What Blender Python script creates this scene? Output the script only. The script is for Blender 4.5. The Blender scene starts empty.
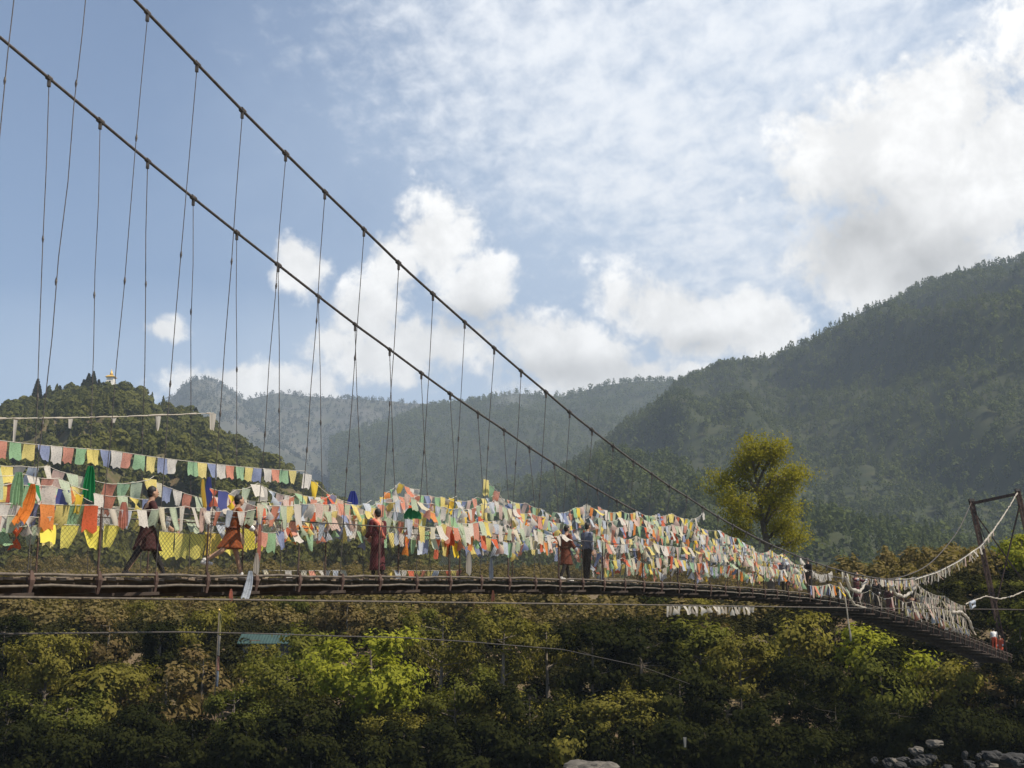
import bpy, bmesh, math, random
import numpy as np
from mathutils import Vector, Matrix, Euler

# ------------------------------------------------------------------ camera, world, sun, exposure
SC = bpy.context.scene
C = SC.collection
F, TH, CX, CY = 1400.0, 0.21, 512.0, 384.0
cam_d = bpy.data.cameras.new('camera')
cam = bpy.data.objects.new('camera', cam_d)
C.objects.link(cam)
cam_d.sensor_width = 36.0
cam_d.lens = 36.0 * F / 1024.0
cam_d.clip_start, cam_d.clip_end = 0.1, 30000.0
cam.rotation_euler = (math.pi / 2 + TH, 0, 0)
SC.camera = cam

SUN_AZ, SUN_EL = math.radians(112), math.radians(54)      # azimuth clockwise from +Y (into the picture) towards +X
SUN_DIR = Vector((math.sin(SUN_AZ) * math.cos(SUN_EL), math.cos(SUN_AZ) * math.cos(SUN_EL), math.sin(SUN_EL)))
sun_d = bpy.data.lights.new('sun', 'SUN')
sun_d.energy = 5.0
sun_d.angle = math.radians(0.5)
sun_d.color = (1.0, 0.91, 0.77)
sun = bpy.data.objects.new('sun', sun_d)
C.objects.link(sun)
sun.rotation_euler = SUN_DIR.to_track_quat('Z', 'Y').to_euler()

SC.view_settings.view_transform = 'Standard'
SC.view_settings.look = 'None'
SC.view_settings.exposure = 0.72
SC.view_settings.gamma = 1.0
SC.view_settings.use_curve_mapping = False
SC.render.engine = 'CYCLES'
SC.cycles.max_bounces = 5
SC.cycles.diffuse_bounces = 3
SC.cycles.glossy_bounces = 2
SC.cycles.transmission_bounces = 3
SC.cycles.transparent_max_bounces = 6
SC.cycles.volume_bounces = 0
SC.cycles.use_denoising = True
SC.cycles.caustics_reflective = False
SC.cycles.caustics_refractive = False


def at(px, py, Y):
    """World point at depth Y that lies along the photograph's pixel."""
    s, c = math.sin(TH), math.cos(TH)
    v = (CY - py) / F
    Z = Y * (v * c + s) / (c - v * s)
    return Vector(((px - CX) * (Y * c + Z * s) / F, Y, Z))


# ---- node helpers
def nn(nt, typ, **kw):
    n = nt.nodes.new(typ)
    for k, v in kw.items():
        if k == 'inp':
            for kk, vv in v.items():
                if isinstance(vv, bpy.types.NodeSocket):
                    nt.links.new(vv, n.inputs[kk])
                else:
                    n.inputs[kk].default_value = vv
        else:
            setattr(n, k, v)
    return n


def mth(nt, op, a, b=None, c=None, clamp=False):
    n = nt.nodes.new('ShaderNodeMath')
    n.operation = op
    n.use_clamp = clamp
    for i, v in enumerate((a, b, c)):
        if v is None:
            continue
        if isinstance(v, bpy.types.NodeSocket):
            nt.links.new(v, n.inputs[i])
        else:
            n.inputs[i].default_value = v
    return n.outputs[0]


def mixc(nt, fac, a, b, blend='MIX'):
    n = nt.nodes.new('ShaderNodeMix')
    n.data_type = 'RGBA'
    n.blend_type = blend
    for i, v in ((0, fac), (6, a), (7, b)):
        if isinstance(v, bpy.types.NodeSocket):
            nt.links.new(v, n.inputs[i])
        elif i == 0:
            n.inputs[0].default_value = v
        else:
            n.inputs[i].default_value = (*v, 1.0) if len(v) == 3 else v
    return n.outputs[2]


def mrange(nt, v, a, b, c=0.0, d=1.0, smooth=True):
    n = nt.nodes.new('ShaderNodeMapRange')
    n.interpolation_type = 'SMOOTHSTEP' if smooth else 'LINEAR'
    nt.links.new(v, n.inputs[0])
    for i, x in enumerate((a, b, c, d)):
        n.inputs[1 + i].default_value = x
    return n.outputs[0]


def noise(nt, vec, scale, detail=4.0, rough=0.55, dist=0.0, dims='3D'):
    n = nt.nodes.new('ShaderNodeTexNoise')
    n.noise_dimensions = dims
    if vec is not None:
        nt.links.new(vec, n.inputs['Vector'])
    n.inputs['Scale'].default_value = scale
    n.inputs['Detail'].default_value = detail
    n.inputs['Roughness'].default_value = rough
    n.inputs['Distortion'].default_value = dist
    return n.outputs['Fac']


# ---- world: Nishita sky with procedural clouds by direction
def build_world():
    w = bpy.data.worlds.new('World')
    SC.world = w
    w.use_nodes = True
    nt = w.node_tree
    nt.nodes.clear()
    out = nn(nt, 'ShaderNodeOutputWorld')
    bg = nn(nt, 'ShaderNodeBackground')
    bg.inputs['Strength'].default_value = 0.08
    nt.links.new(bg.outputs[0], out.inputs['Surface'])
    sky = nn(nt, 'ShaderNodeTexSky')
    sky.sky_type = 'NISHITA'
    sky.sun_disc = False
    sky.sun_elevation = SUN_EL
    sky.sun_rotation = SUN_AZ
    sky.altitude = 1300
    sky.air_density = 1.0
    sky.dust_density = 1.2
    sky.ozone_density = 1.2
    tc = nn(nt, 'ShaderNodeTexCoord')
    v = tc.outputs['Generated']

    def dotv(vec):
        n = nn(nt, 'ShaderNodeVectorMath', operation='DOT_PRODUCT')
        nt.links.new(v, n.inputs[0])
        n.inputs[1].default_value = vec
        return n.outputs['Value']

    def blob(px, py, rx, ry, ang=0.0):
        c = at(px, py, 1.0).normalized()
        r = Vector((0, 0, 1)).cross(c).normalized() * -1.0
        u = r.cross(c).normalized()
        a = math.radians(ang)
        r2 = r * math.cos(a) + u * math.sin(a)
        u2 = u * math.cos(a) - r * math.sin(a)
        k = c.length / F * 0.97
        A = mth(nt, 'POWER', dotv(r2 / (rx * k)), 2.0)
        B = mth(nt, 'POWER', dotv(u2 / (ry * k)), 2.0)
        return mth(nt, 'SUBTRACT', 1.0, mth(nt, 'SQRT', mth(nt, 'ADD', A, B)))

    def union(lst):
        m = lst[0]
        for x in lst[1:]:
            m = mth(nt, 'MAXIMUM', m, x)
        return m

    front = mth(nt, 'GREATER_THAN', dotv((0, 1, 0)), 0.2)
    sep = nn(nt, 'ShaderNodeSeparateXYZ', inp={0: v})
    up = sep.outputs[2]
    # noise fields
    n_big = noise(nt, v, 9.0, 9.0, 0.56, 0.25)
    n_mid = noise(nt, v, 26.0, 8.0, 0.6, 0.2)
    # cumulus masses
    cum = union([blob(*b) for b in [
        (432, 238, 62, 66), (478, 290, 50, 48, 20), (398, 262, 42, 50), (300, 268, 36, 40), (292, 250, 22, 24),
        (165, 328, 32, 20), (372, 310, 48, 46), (420, 350, 120, 46), (560, 352, 120, 46, -16), (680, 318, 112, 44, -18),
        (760, 330, 60, 50), (240, 385, 110, 30), (990, 185, 200, 130), (935, 115, 95, 70), (870, 150, 110, 95), (890, 260, 120, 75),
        (1120, 60, 120, 200), (640, 385, 160, 30)]])
    n_fin = noise(nt, v, 70.0, 7.0, 0.62, 0.3)
    cumn = mth(nt, 'ADD', cum, mth(nt, 'MULTIPLY', mth(nt, 'SUBTRACT', n_big, 0.5), 1.3))
    cumn = mth(nt, 'ADD', cumn, mth(nt, 'MULTIPLY', mth(nt, 'SUBTRACT', n_mid, 0.5), 1.5))
    cumn = mth(nt, 'ADD', cumn, mth(nt, 'MULTIPLY', mth(nt, 'SUBTRACT', n_fin, 0.5), 0.9))
    m_cum = mrange(nt, cumn, 0.0, 0.50)
    # alto-cumulus sheet on a plane overhead
    inv = mth(nt, 'DIVIDE', 1.0, mth(nt, 'ADD', mth(nt, 'MAXIMUM', up, 0.0), 0.12))
    cmb = nn(nt, 'ShaderNodeCombineXYZ', inp={0: mth(nt, 'MULTIPLY', sep.outputs[0], inv), 1: mth(nt, 'MULTIPLY', sep.outputs[1], inv), 2: 0.0})
    mp = nn(nt, 'ShaderNodeMapping', inp={0: cmb.outputs[0]})
    mp.inputs['Rotation'].default_value = (0, 0, math.radians(25))
    mp.inputs['Scale'].default_value = (1.0, 0.62, 1.0)
    a1 = noise(nt, mp.outputs[0], 24.0, 7.0, 0.6, 0.2)
    a2 = noise(nt, mp.outputs[0], 3.2, 5.0, 0.55, 0.3)
    alto = union([blob(*b) for b in [(640, 110, 300, 130, -12), (760, 30, 280, 150), (560, 40, 240, 110), (640, 190, 190, 80, -18), (720, 240, 150, 90)]])
    al = mth(nt, 'ADD', mth(nt, 'MULTIPLY', alto, 0.75), mth(nt, 'MULTIPLY', mth(nt, 'SUBTRACT', a1, 0.5), 1.7))
    al = mth(nt, 'ADD', al, mth(nt, 'MULTIPLY', mth(nt, 'SUBTRACT', a2, 0.5), 0.9))
    m_al = mth(nt, 'MULTIPLY', mrange(nt, al, -0.2, 1.0), 0.92)
    # thin veil
    veil = union([blob(*b) for b in [(760, 180, 620, 420), (500, 380, 700, 130)]])
    m_veil = mth(nt, 'ADD', 0.06, mth(nt, 'MULTIPLY', mrange(nt, mth(nt, 'ADD', veil, mth(nt, 'MULTIPLY', mth(nt, 'SUBTRACT', n_big, 0.5), 0.5)), -0.1, 0.8), 0.56))
    # the rest of the sky dome, out of frame: scattered cloud
    rest = mth(nt, 'MULTIPLY', mrange(nt, n_big, 0.52, 0.66), mth(nt, 'SUBTRACT', 1.0, front))
    # cloud brightness
    grey = union([blob(*b) for b in [(858, 230, 125, 80), (925, 262, 115, 55), (700, 345, 70, 24), (470, 320, 60, 30), (560, 372, 100, 26)]])
    g = mrange(nt, mth(nt, 'ADD', grey, mth(nt, 'MULTIPLY', mth(nt, 'SUBTRACT', n_big, 0.5), 1.2)), -0.1, 1.1)
    shade = mrange(nt, n_mid, 0.35, 0.7, 0.82, 1.06)
    cl_lum = mth(nt, 'MULTIPLY', shade, mth(nt, 'SUBTRACT', 1.0, mth(nt, 'MULTIPLY', g, 0.42)))
    cl_col = nn(nt, 'ShaderNodeVectorMath', operation='SCALE')
    cl_col.inputs[0].default_value = (10.1, 9.95, 9.7)
    nt.links.new(cl_lum, cl_col.inputs['Scale'])
    base = mixc(nt, 1.0, sky.outputs[0], (1.0, 1.05, 1.10), 'MULTIPLY')
    col = mixc(nt, m_veil, base, (5.9, 6.9, 8.2))
    col = mixc(nt, mth(nt, 'MULTIPLY', m_al, front), col, (8.6, 8.8, 9.1))
    col = mixc(nt, mth(nt, 'MULTIPLY', m_cum, front), col, cl_col.outputs[0])
    col = mixc(nt, mth(nt, 'MULTIPLY', rest, 0.8), col, (6.5, 6.5, 6.5))
    nt.links.new(col, bg.inputs['Color'])
    w.cycles.sampling_method = 'MANUAL'
    w.cycles.sample_map_resolution = 512


build_world()

# ------------------------------------------------------------------ general helpers
RND = random.Random(7)


def hexc(r, g, b):
    f = lambda u: (u / 255 / 12.92) if u / 255 <= 0.04045 else ((u / 255 + 0.055) / 1.055) ** 2.4
    return (f(r), f(g), f(b))


class MB:
    def __init__(self):
        self.v, self.f = [], []

    def add(self, vs, fs):
        b = len(self.v)
        self.v.extend([tuple(x) for x in vs])
        self.f.extend([tuple(i + b for i in q) for q in fs])
        return self

    def box(self, c, sx, sy, sz, rot=None):
        c = Vector(c)
        vs = []
        for x in (-1, 1):
            for y in (-1, 1):
                for z in (-1, 1):
                    p = Vector((x * sx / 2, y * sy / 2, z * sz / 2))
                    if rot is not None:
                        p = rot @ p
                    vs.append(c + p)
        return self.add(vs, [(0, 1, 3, 2), (4, 6, 7, 5), (0, 4, 5, 1), (2, 3, 7, 6), (0, 2, 6, 4), (1, 5, 7, 3)])

    def bar(self, a, b, w, h, upv=(0, 0, 1)):
        a, b = Vector(a), Vector(b)
        d = (b - a)
        L = d.length
        d.normalize()
        side = d.cross(Vector(upv))
        if side.length < 1e-4:
            side = d.cross(Vector((1, 0, 0)))
        side.normalize()
        u = side.cross(d)
        m = Matrix((d, side, u)).transposed()
        return self.box((a + b) / 2, L, w, h, m)

    def tube(self, pts, r, seg=8, caps=True):
        pts = [Vector(p) for p in pts]
        n = len(pts)
        rs = r if isinstance(r, (list, tuple)) else [r] * n
        vs, fs = [], []
        ref = None
        for i, p in enumerate(pts):
            d = (pts[min(i + 1, n - 1)] - pts[max(i - 1, 0)])
            if d.length < 1e-9:
                d = Vector((0, 0, 1))
            d.normalize()
            if ref is None:
                ref = d.orthogonal().normalized()
            ref = (ref - d * ref.dot(d))
            if ref.length < 1e-6:
                ref = d.orthogonal()
            ref.normalize()
            bi = d.cross(ref)
            for k in range(seg):
                a = 2 * math.pi * k / seg
                vs.append(p + (ref * math.cos(a) + bi * math.sin(a)) * rs[i])
        for i in range(n - 1):
            for k in range(seg):
                k2 = (k + 1) % seg
                fs.append((i * seg + k, i * seg + k2, (i + 1) * seg + k2, (i + 1) * seg + k))
        if caps:
            fs.append(tuple(range(seg - 1, -1, -1)))
            fs.append(tuple((n - 1) * seg + k for k in range(seg)))
        return self.add(vs, fs)

    def ball(self, c, rx, ry=None, rz=None, seg=10, rings=7, rot=None):
        ry = rx if ry is None else ry
        rz = rx if rz is None else rz
        c = Vector(c)
        vs, fs = [], []
        for i in range(1, rings):
            t = math.pi * i / rings
            for k in range(seg):
                a = 2 * math.pi * k / seg
                p = Vector((rx * math.sin(t) * math.cos(a), ry * math.sin(t) * math.sin(a), rz * math.cos(t)))
                vs.append(c + (rot @ p if rot is not None else p))
        top = Vector((0, 0, rz)); bot = Vector((0, 0, -rz))
        vs.append(c + (rot @ top if rot is not None else top))
        vs.append(c + (rot @ bot if rot is not None else bot))
        T, B = len(vs) - 2, len(vs) - 1
        for k in range(seg):
            k2 = (k + 1) % seg
            fs.append((T, k, k2))
            for i in range(rings - 2):
                fs.append((i * seg + k, (i + 1) * seg + k, (i + 1) * seg + k2, i * seg + k2))
            fs.append((B, (rings - 2) * seg + k2, (rings - 2) * seg + k))
        return self.add(vs, fs)

    def loft(self, rings, caps=True):
        n = len(rings[0])
        vs = [p for r in rings for p in r]
        fs = []
        for i in range(len(rings) - 1):
            for k in range(n):
                k2 = (k + 1) % n
                fs.append((i * n + k, i * n + k2, (i + 1) * n + k2, (i + 1) * n + k))
        if caps:
            fs.append(tuple(range(n - 1, -1, -1)))
            fs.append(tuple((len(rings) - 1) * n + k for k in range(n)))
        return self.add(vs, fs)

    def build(self, name, mat, parent=None, smooth=False, world=False):
        me = bpy.data.meshes.new(name)
        me.from_pydata(self.v, [], self.f)
        if mat is not None:
            me.materials.append(mat)
        if smooth:
            me.polygons.foreach_set('use_smooth', [True] * len(me.polygons))
        me.update()
        return link(name, me, parent, world)


def link(name, me, parent=None, world=False):
    """Children are built in their parent's own space; world=True: in world space under an unrotated parent."""
    o = bpy.data.objects.new(name, me)
    C.objects.link(o)
    if parent is not None:
        o.parent = parent
        if world:
            p, off = parent, Vector((0, 0, 0))
            while p is not None:
                off += p.location
                p = p.parent
            o.location = -off
    return o


def npmesh(name, V, Fq, mat, smooth=False):
    me = bpy.data.meshes.new(name)
    V = np.asarray(V, dtype=np.float32)
    Fq = np.asarray(Fq, dtype=np.int32)
    me.vertices.add(len(V))
    me.vertices.foreach_set('co', V.ravel())
    k = Fq.shape[1]
    me.loops.add(Fq.size)
    me.loops.foreach_set('vertex_index', Fq.ravel())
    me.polygons.add(len(Fq))
    me.polygons.foreach_set('loop_start', np.arange(len(Fq), dtype=np.int32) * k)
    if smooth:
        me.polygons.foreach_set('use_smooth', np.ones(len(Fq), dtype=bool))
    me.materials.append(mat)
    me.update()
    me.validate()
    return me


def tag(o, label=None, cat=None, group=None, kind=None):
    if label:
        o['label'] = label
    if cat:
        o['category'] = cat
    if group:
        o['group'] = group
    if kind:
        o['kind'] = kind
    return o


def thing(name, label, cat, loc=(0, 0, 0), rz=0.0, group=None):
    o = bpy.data.objects.new(name, None)
    C.objects.link(o)
    o.location = loc
    o.rotation_euler = (0, 0, rz)
    o.empty_display_size = 0.2
    return tag(o, label, cat, group)


def copy_tree(o, parent=None):
    c = o.copy()
    C.objects.link(c)
    if parent is not None:
        c.parent = parent
    for ch in list(o.children):
        copy_tree(ch, c)
    return c


# numpy value noise
def _hash(ix, iy, seed):
    h = (ix.astype(np.int64) * 374761393 + iy.astype(np.int64) * 668265263 + seed * 1442695041) & 0x7fffffff
    h = ((h ^ (h >> 13)) * 1274126177) & 0x7fffffff
    return ((h ^ (h >> 16)) & 0xffff) / 65535.0


def vnoise(x, y, seed=0):
    x = np.asarray(x, float); y = np.asarray(y, float)
    ix, iy = np.floor(x), np.floor(y)
    fx, fy = x - ix, y - iy
    fx = fx * fx * (3 - 2 * fx); fy = fy * fy * (3 - 2 * fy)
    a = _hash(ix, iy, seed); b = _hash(ix + 1, iy, seed); c = _hash(ix, iy + 1, seed); d = _hash(ix + 1, iy + 1, seed)
    return (a * (1 - fx) + b * fx) * (1 - fy) + (c * (1 - fx) + d * fx) * fy - 0.5


def fbm(x, y, seed=0, oct=4):
    r, amp = 0.0, 1.0
    for k in range(oct):
        r = r + amp * vnoise(np.asarray(x) * 2 ** k, np.asarray(y) * 2 ** k, seed + k * 17)
        amp *= 0.5
    return r


# ------------------------------------------------------------------ materials
def mat_new(name):
    m = bpy.data.materials.new(name)
    m.use_nodes = True
    nt = m.node_tree
    nt.nodes.clear()
    out = nn(nt, 'ShaderNodeOutputMaterial')
    return m, nt, out


def mat_simple(name, col, rough=0.7, var=0.25, scale=6.0, metal=0.0, bump=0.0, col2=None):
    m, nt, out = mat_new(name)
    p = nn(nt, 'ShaderNodeBsdfPrincipled')
    tc = nn(nt, 'ShaderNodeTexCoord')
    n = noise(nt, tc.outputs['Object'], scale, 6.0, 0.6)
    c2 = col2 if col2 is not None else tuple(x * (1 - var) for x in col)
    c1 = col if col2 is not None else tuple(min(1, x * (1 + var)) for x in col)
    cc = mixc(nt, mrange(nt, n, 0.3, 0.7), c2, c1)
    nt.links.new(cc, p.inputs['Base Color'])
    p.inputs['Roughness'].default_value = rough
    p.inputs['Metallic'].default_value = metal
    p.inputs['Specular IOR Level'].default_value = 0.3
    if bump:
        b = nn(nt, 'ShaderNodeBump')
        b.inputs['Strength'].default_value = bump
        nt.links.new(n, b.inputs['Height'])
        nt.links.new(b.outputs[0], p.inputs['Normal'])
    nt.links.new(p.outputs[0], out.inputs['Surface'])
    return m


def mat_leaf(name, col_a, col_b, transl=0.35, use_tint=False, nscale=0.6):
    """Leaves: colour varies from plant to plant and from spray to spray."""
    m, nt, out = mat_new(name)
    tc = nn(nt, 'ShaderNodeTexCoord')
    geo = nn(nt, 'ShaderNodeNewGeometry')
    n = noise(nt, geo.outputs['Position'], nscale, 3.0, 0.6)
    if use_tint:
        at_ = nn(nt, 'ShaderNodeAttribute', attribute_name='tint')
        fac = mth(nt, 'ADD', mth(nt, 'MULTIPLY', at_.outputs['Fac'], 0.7), mth(nt, 'MULTIPLY', n, 0.35), clamp=True)
    else:
        oi = nn(nt, 'ShaderNodeObjectInfo')
        fac = mth(nt, 'ADD', mth(nt, 'MULTIPLY', oi.outputs['Random'], 0.45), mth(nt, 'MULTIPLY', mrange(nt, n, 0.3, 0.7), 0.55), clamp=True)
    col = mixc(nt, fac, col_a, col_b)
    d = nn(nt, 'ShaderNodeBsdfDiffuse')
    t = nn(nt, 'ShaderNodeBsdfTranslucent')
    nt.links.new(col, d.inputs['Color'])
    tcol = mixc(nt, 1.0, col, (1.15, 1.2, 0.6), 'MULTIPLY')
    nt.links.new(tcol, t.inputs['Color'])
    mx = nn(nt, 'ShaderNodeMixShader')
    mx.inputs[0].default_value = transl
    nt.links.new(d.outputs[0], mx.inputs[1])
    nt.links.new(t.outputs[0], mx.inputs[2])
    nt.links.new(mx.outputs[0], out.inputs['Surface'])
    return m


def mat_cloth(name, col, transl=0.35, printed=True):
    m, nt, out = mat_new(name)
    tc = nn(nt, 'ShaderNodeTexCoord')
    oi = nn(nt, 'ShaderNodeObjectInfo')
    fade = mth(nt, 'MULTIPLY', oi.outputs['Random'], 0.30)
    grey = sum(col) / 3
    pale = tuple(0.5 * c + 0.5 * min(0.78, grey + 0.22) for c in col)
    cc = mixc(nt, fade, col, pale)
    if printed:
        mp = nn(nt, 'ShaderNodeMapping', inp={0: tc.outputs['Object']})
        mp.inputs['Scale'].default_value = (2.6, 0.0, 6.0)
        n = noise(nt, mp.outputs[0], 2.2, 5.0, 0.75)
        ink = mth(nt, 'MULTIPLY', mrange(nt, n, 0.46, 0.66), 0.42)
        cc = mixc(nt, ink, cc, tuple(x * 0.3 for x in col))
    d = nn(nt, 'ShaderNodeBsdfDiffuse')
    t = nn(nt, 'ShaderNodeBsdfTranslucent')
    nt.links.new(cc, d.inputs['Color'])
    nt.links.new(cc, t.inputs['Color'])
    mx = nn(nt, 'ShaderNodeMixShader')
    mx.inputs[0].default_value = transl
    nt.links.new(d.outputs[0], mx.inputs[1])
    nt.links.new(t.outputs[0], mx.inputs[2])
    nt.links.new(mx.outputs[0], out.inputs['Surface'])
    return m


def mat_ground(name, cols, scales, bump=0.3):
    m, nt, out = mat_new(name)
    p = nn(nt, 'ShaderNodeBsdfPrincipled')
    geo = nn(nt, 'ShaderNodeNewGeometry')
    n1 = noise(nt, geo.outputs['Position'], scales[0], 8.0, 0.62)
    n2 = noise(nt, geo.outputs['Position'], scales[1], 8.0, 0.65)
    c = mixc(nt, mrange(nt, n1, 0.38, 0.62), cols[0], cols[1])
    c = mixc(nt, mrange(nt, n2, 0.45, 0.68), c, cols[2])
    nt.links.new(c, p.inputs['Base Color'])
    p.inputs['Roughness'].default_value = 0.95
    p.inputs['Specular IOR Level'].default_value = 0.1
    b = nn(nt, 'ShaderNodeBump')
    b.inputs['Strength'].default_value = bump
    b.inputs['Distance'].default_value = 1.0 / scales[1] * 0.2
    nt.links.new(n2, b.inputs['Height'])
    nt.links.new(b.outputs[0], p.inputs['Normal'])
    nt.links.new(p.outputs[0], out.inputs['Surface'])
    return m


M = {}
M['steel'] = mat_simple('weathered_steel', (0.085, 0.075, 0.068), 0.6, 0.35, 9.0, 0.4)
M['cable'] = mat_simple('cable_steel', (0.10, 0.085, 0.075), 0.55, 0.3, 12.0, 0.5)
M['rust'] = mat_simple('rusty_steel', (0.075, 0.046, 0.036), 0.8, 0.45, 7.0, 0.2)
M['wood'] = mat_simple('weathered_planks', (0.15, 0.115, 0.085), 0.85, 0.4, 5.0, bump=0.3)
M['darkwood'] = mat_simple('dark_beams', (0.05, 0.036, 0.028), 0.85, 0.4, 5.0)
M['pipe'] = mat_simple('grey_rail', (0.115, 0.095, 0.075), 0.6, 0.3, 6.0, 0.3)
M['wire'] = mat_simple('netting_wire', (0.075, 0.065, 0.05), 0.6, 0.2, 6.0, 0.5)
M['cord'] = mat_simple('cord', (0.45, 0.42, 0.36), 0.9, 0.2, 8.0)
M['bark'] = mat_simple('bark', (0.13, 0.105, 0.08), 0.95, 0.4, 3.0, bump=0.5)
M['palebark'] = mat_simple('pale_bark', (0.17, 0.14, 0.105), 0.95, 0.35, 3.0, bump=0.5)
M['rock'] = mat_simple('river_rock', (0.026, 0.025, 0.024), 0.9, 0.5, 1.6, bump=0.6)  # this and the pale boulder lowered in colour to stand for shore shade
M['palerock'] = mat_simple('pale_boulder', (0.085, 0.076, 0.064), 0.9, 0.5, 2.0, bump=0.5)
M['skin'] = mat_simple('skin', (0.34, 0.20, 0.13), 0.6, 0.1, 9.0)
M['hair'] = mat_simple('hair', (0.016, 0.014, 0.013), 0.6, 0.2, 30.0)
M['eye'] = mat_simple('eye', (0.02, 0.015, 0.012), 0.3, 0.1, 9.0)
M['wall'] = mat_simple('whitewash', (0.72, 0.68, 0.60), 0.85, 0.12, 0.6)
M['gold'] = mat_simple('gilt_trim', (0.62, 0.40, 0.10), 0.5, 0.2, 2.0, 0.3)
M['teal'] = mat_simple('teal_roofing', (0.028, 0.055, 0.048), 0.6, 0.2, 1.2)
M['glass'] = mat_simple('dark_glass', (0.03, 0.035, 0.04), 0.2, 0.2, 1.0)
M['concrete'] = mat_simple('concrete', (0.38, 0.36, 0.33), 0.9, 0.25, 1.5)

CLOTH = {
    'white': (0.66, 0.61, 0.54), 'coral': (0.66, 0.27, 0.18), 'yellow': (0.74, 0.60, 0.18), 'blue': (0.25, 0.29, 0.45), 'green': (0.31, 0.49, 0.28),
    'pink': (0.62, 0.44, 0.37), 'cream': (0.64, 0.58, 0.43), 'paleblue': (0.52, 0.56, 0.62), 'palegreen': (0.47, 0.54, 0.38),
    'red': (0.66, 0.13, 0.05), 'gold': (0.80, 0.56, 0.05), 'deepblue': (0.07, 0.09, 0.33), 'deepgreen': (0.03, 0.24, 0.09), 'orange': (0.76, 0.25, 0.05),
    'gauze': (0.54, 0.49, 0.42), 'beige': (0.36, 0.31, 0.25), 'olive': (0.26, 0.23, 0.07), 'dullred': (0.30, 0.14, 0.10), 'dullblue': (0.18, 0.21, 0.26), 'lemon': (0.84, 0.72, 0.10),
}
CM = {k: mat_cloth('cloth_' + k, v, 0.5, k not in ('gauze', 'beige', 'deepgreen', 'deepblue', 'gold', 'lemon')) for k, v in CLOTH.items()}
GARM = {k: mat_simple('garment_' + k, v, 0.9, 0.3, 14.0) for k, v in {
    'maroon': (0.042, 0.014, 0.014), 'rust': (0.12, 0.034, 0.018), 'black': (0.018, 0.016, 0.017), 'orange': (0.21, 0.052, 0.014), 'white': (0.62, 0.60, 0.58),
    'grey': (0.13, 0.14, 0.18), 'brown': (0.09, 0.045, 0.03), 'wine': (0.075, 0.014, 0.018), 'navy': (0.03, 0.035, 0.06), 'palegrey': (0.27, 0.26, 0.26), 'shoe': (0.5, 0.48, 0.45), 'coral': (0.50, 0.14, 0.09), 'red': (0.42, 0.07, 0.03)}.items()}

# ------------------------------------------------------------------ bridge line in the world
PHI = 0.498
DX, DY = math.sin(PHI), math.cos(PHI)
NX, NY = math.cos(PHI), -math.sin(PHI)      # towards the camera's side
BX, BY = -8.19, 25.3
PITCH = 1.56


def bp(s, o, z):
    return Vector((BX + DX * s + NX * o, BY + DY * s + NY * o, z))


def onplane(px, py, o):
    """(s, z) of the point at offset o from the bridge's centre line seen along a pixel."""
    s_, c_ = math.sin(TH), math.cos(TH)
    v = (CY - py) / F
    k = (v * c_ + s_) / (c_ - v * s_)
    m = (px - CX) / F * (c_ + k * s_)
    s = (m * (BY + NY * o) - BX - NX * o) / (DX - m * DY)
    return s, k * (BY + DY * s + NY * o)


def curve1d(pts):
    pts = sorted(pts)
    xs = np.array([p[0] for p in pts]); ys = np.array([p[1] for p in pts])
    m = np.gradient(ys, xs)

    def f(s):
        if s <= xs[0]:
            return float(ys[0] + m[0] * (s - xs[0]))
        if s >= xs[-1]:
            return float(ys[-1] + m[-1] * (s - xs[-1]))
        i = int(np.searchsorted(xs, s) - 1)
        h = xs[i + 1] - xs[i]
        t = (s - xs[i]) / h
        return float((2 * t ** 3 - 3 * t ** 2 + 1) * ys[i] + (t ** 3 - 2 * t ** 2 + t) * h * m[i] + (-2 * t ** 3 + 3 * t ** 2) * ys[i + 1] + (t ** 3 - t ** 2) * h * m[i + 1])
    return f


DECK_HALF = 0.70
deck_px = [(-70, 578), (0, 577), (145, 577.5), (256, 578), (377, 578.5), (496, 579.5), (577, 581), (660, 584), (736, 588.5), (800, 594), (850, 602), (895, 613), (950, 632), (1010, 655)]
deck_z = curve1d([onplane(x, y, DECK_HALF) for x, y in deck_px])
S_END = onplane(1012, 656, DECK_HALF)[0]
S_START = -5.0
S_TOWER = S_END + 1.5


def half_w(s):
    t = min(1, max(0, (s - 45) / 52))
    t = t * t * (3 - 2 * t)
    return 1.18 + 0.62 * t


def cable_fn(pxs, sign):
    pts = []
    for x, y in pxs:
        s = 20.0
        for _ in range(6):
            s, z = onplane(x, y, sign * half_w(s))
        pts.append((s, z))
    return curve1d(pts), [p[0] for p in pts]


A_px = [(147.7, 12.9), (197.1, 63.8), (242.4, 110.5), (285.8, 153.6), (324.9, 191.8), (364, 229.3), (398.7, 262.9), (433, 293.9), (464.7, 322), (494.2, 348), (521, 371), (546, 391.9), (569.6, 412.2), (592, 429.9), (612.9, 445.9), (633.3, 461.1), (651.8, 473.8), (669.4, 486.2), (686.5, 496.5), (702.7, 507.3)]
A_more = [(745, 532), (790, 553), (835, 569), (875, 578), (905, 580), (930, 574), (945, 568), (961, 559), (981, 545), (1002, 518), (1018, 492)]
B_px = [(49.4, 78.5), (100.5, 121.2), (147.9, 160.8), (193.5, 198), (237, 232.7), (278.3, 265), (318.6, 296.4), (355.2, 324.5), (389.8, 349.6), (421.4, 373), (450.2, 393.8), (478, 412.7), (504, 430), (529.5, 447.5), (554.3, 463.7), (576, 476.8), (597.4, 489.7), (616.9, 500.7)]
B_more = [(655, 521), (700, 542), (760, 562), (820, 575), (870, 580), (906, 575.5), (929, 564), (945, 548), (960.6, 526), (972, 501)]
zA, sA = cable_fn(A_px + A_more, +1)
zB, sB = cable_fn(B_px + B_more, -1)
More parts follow.
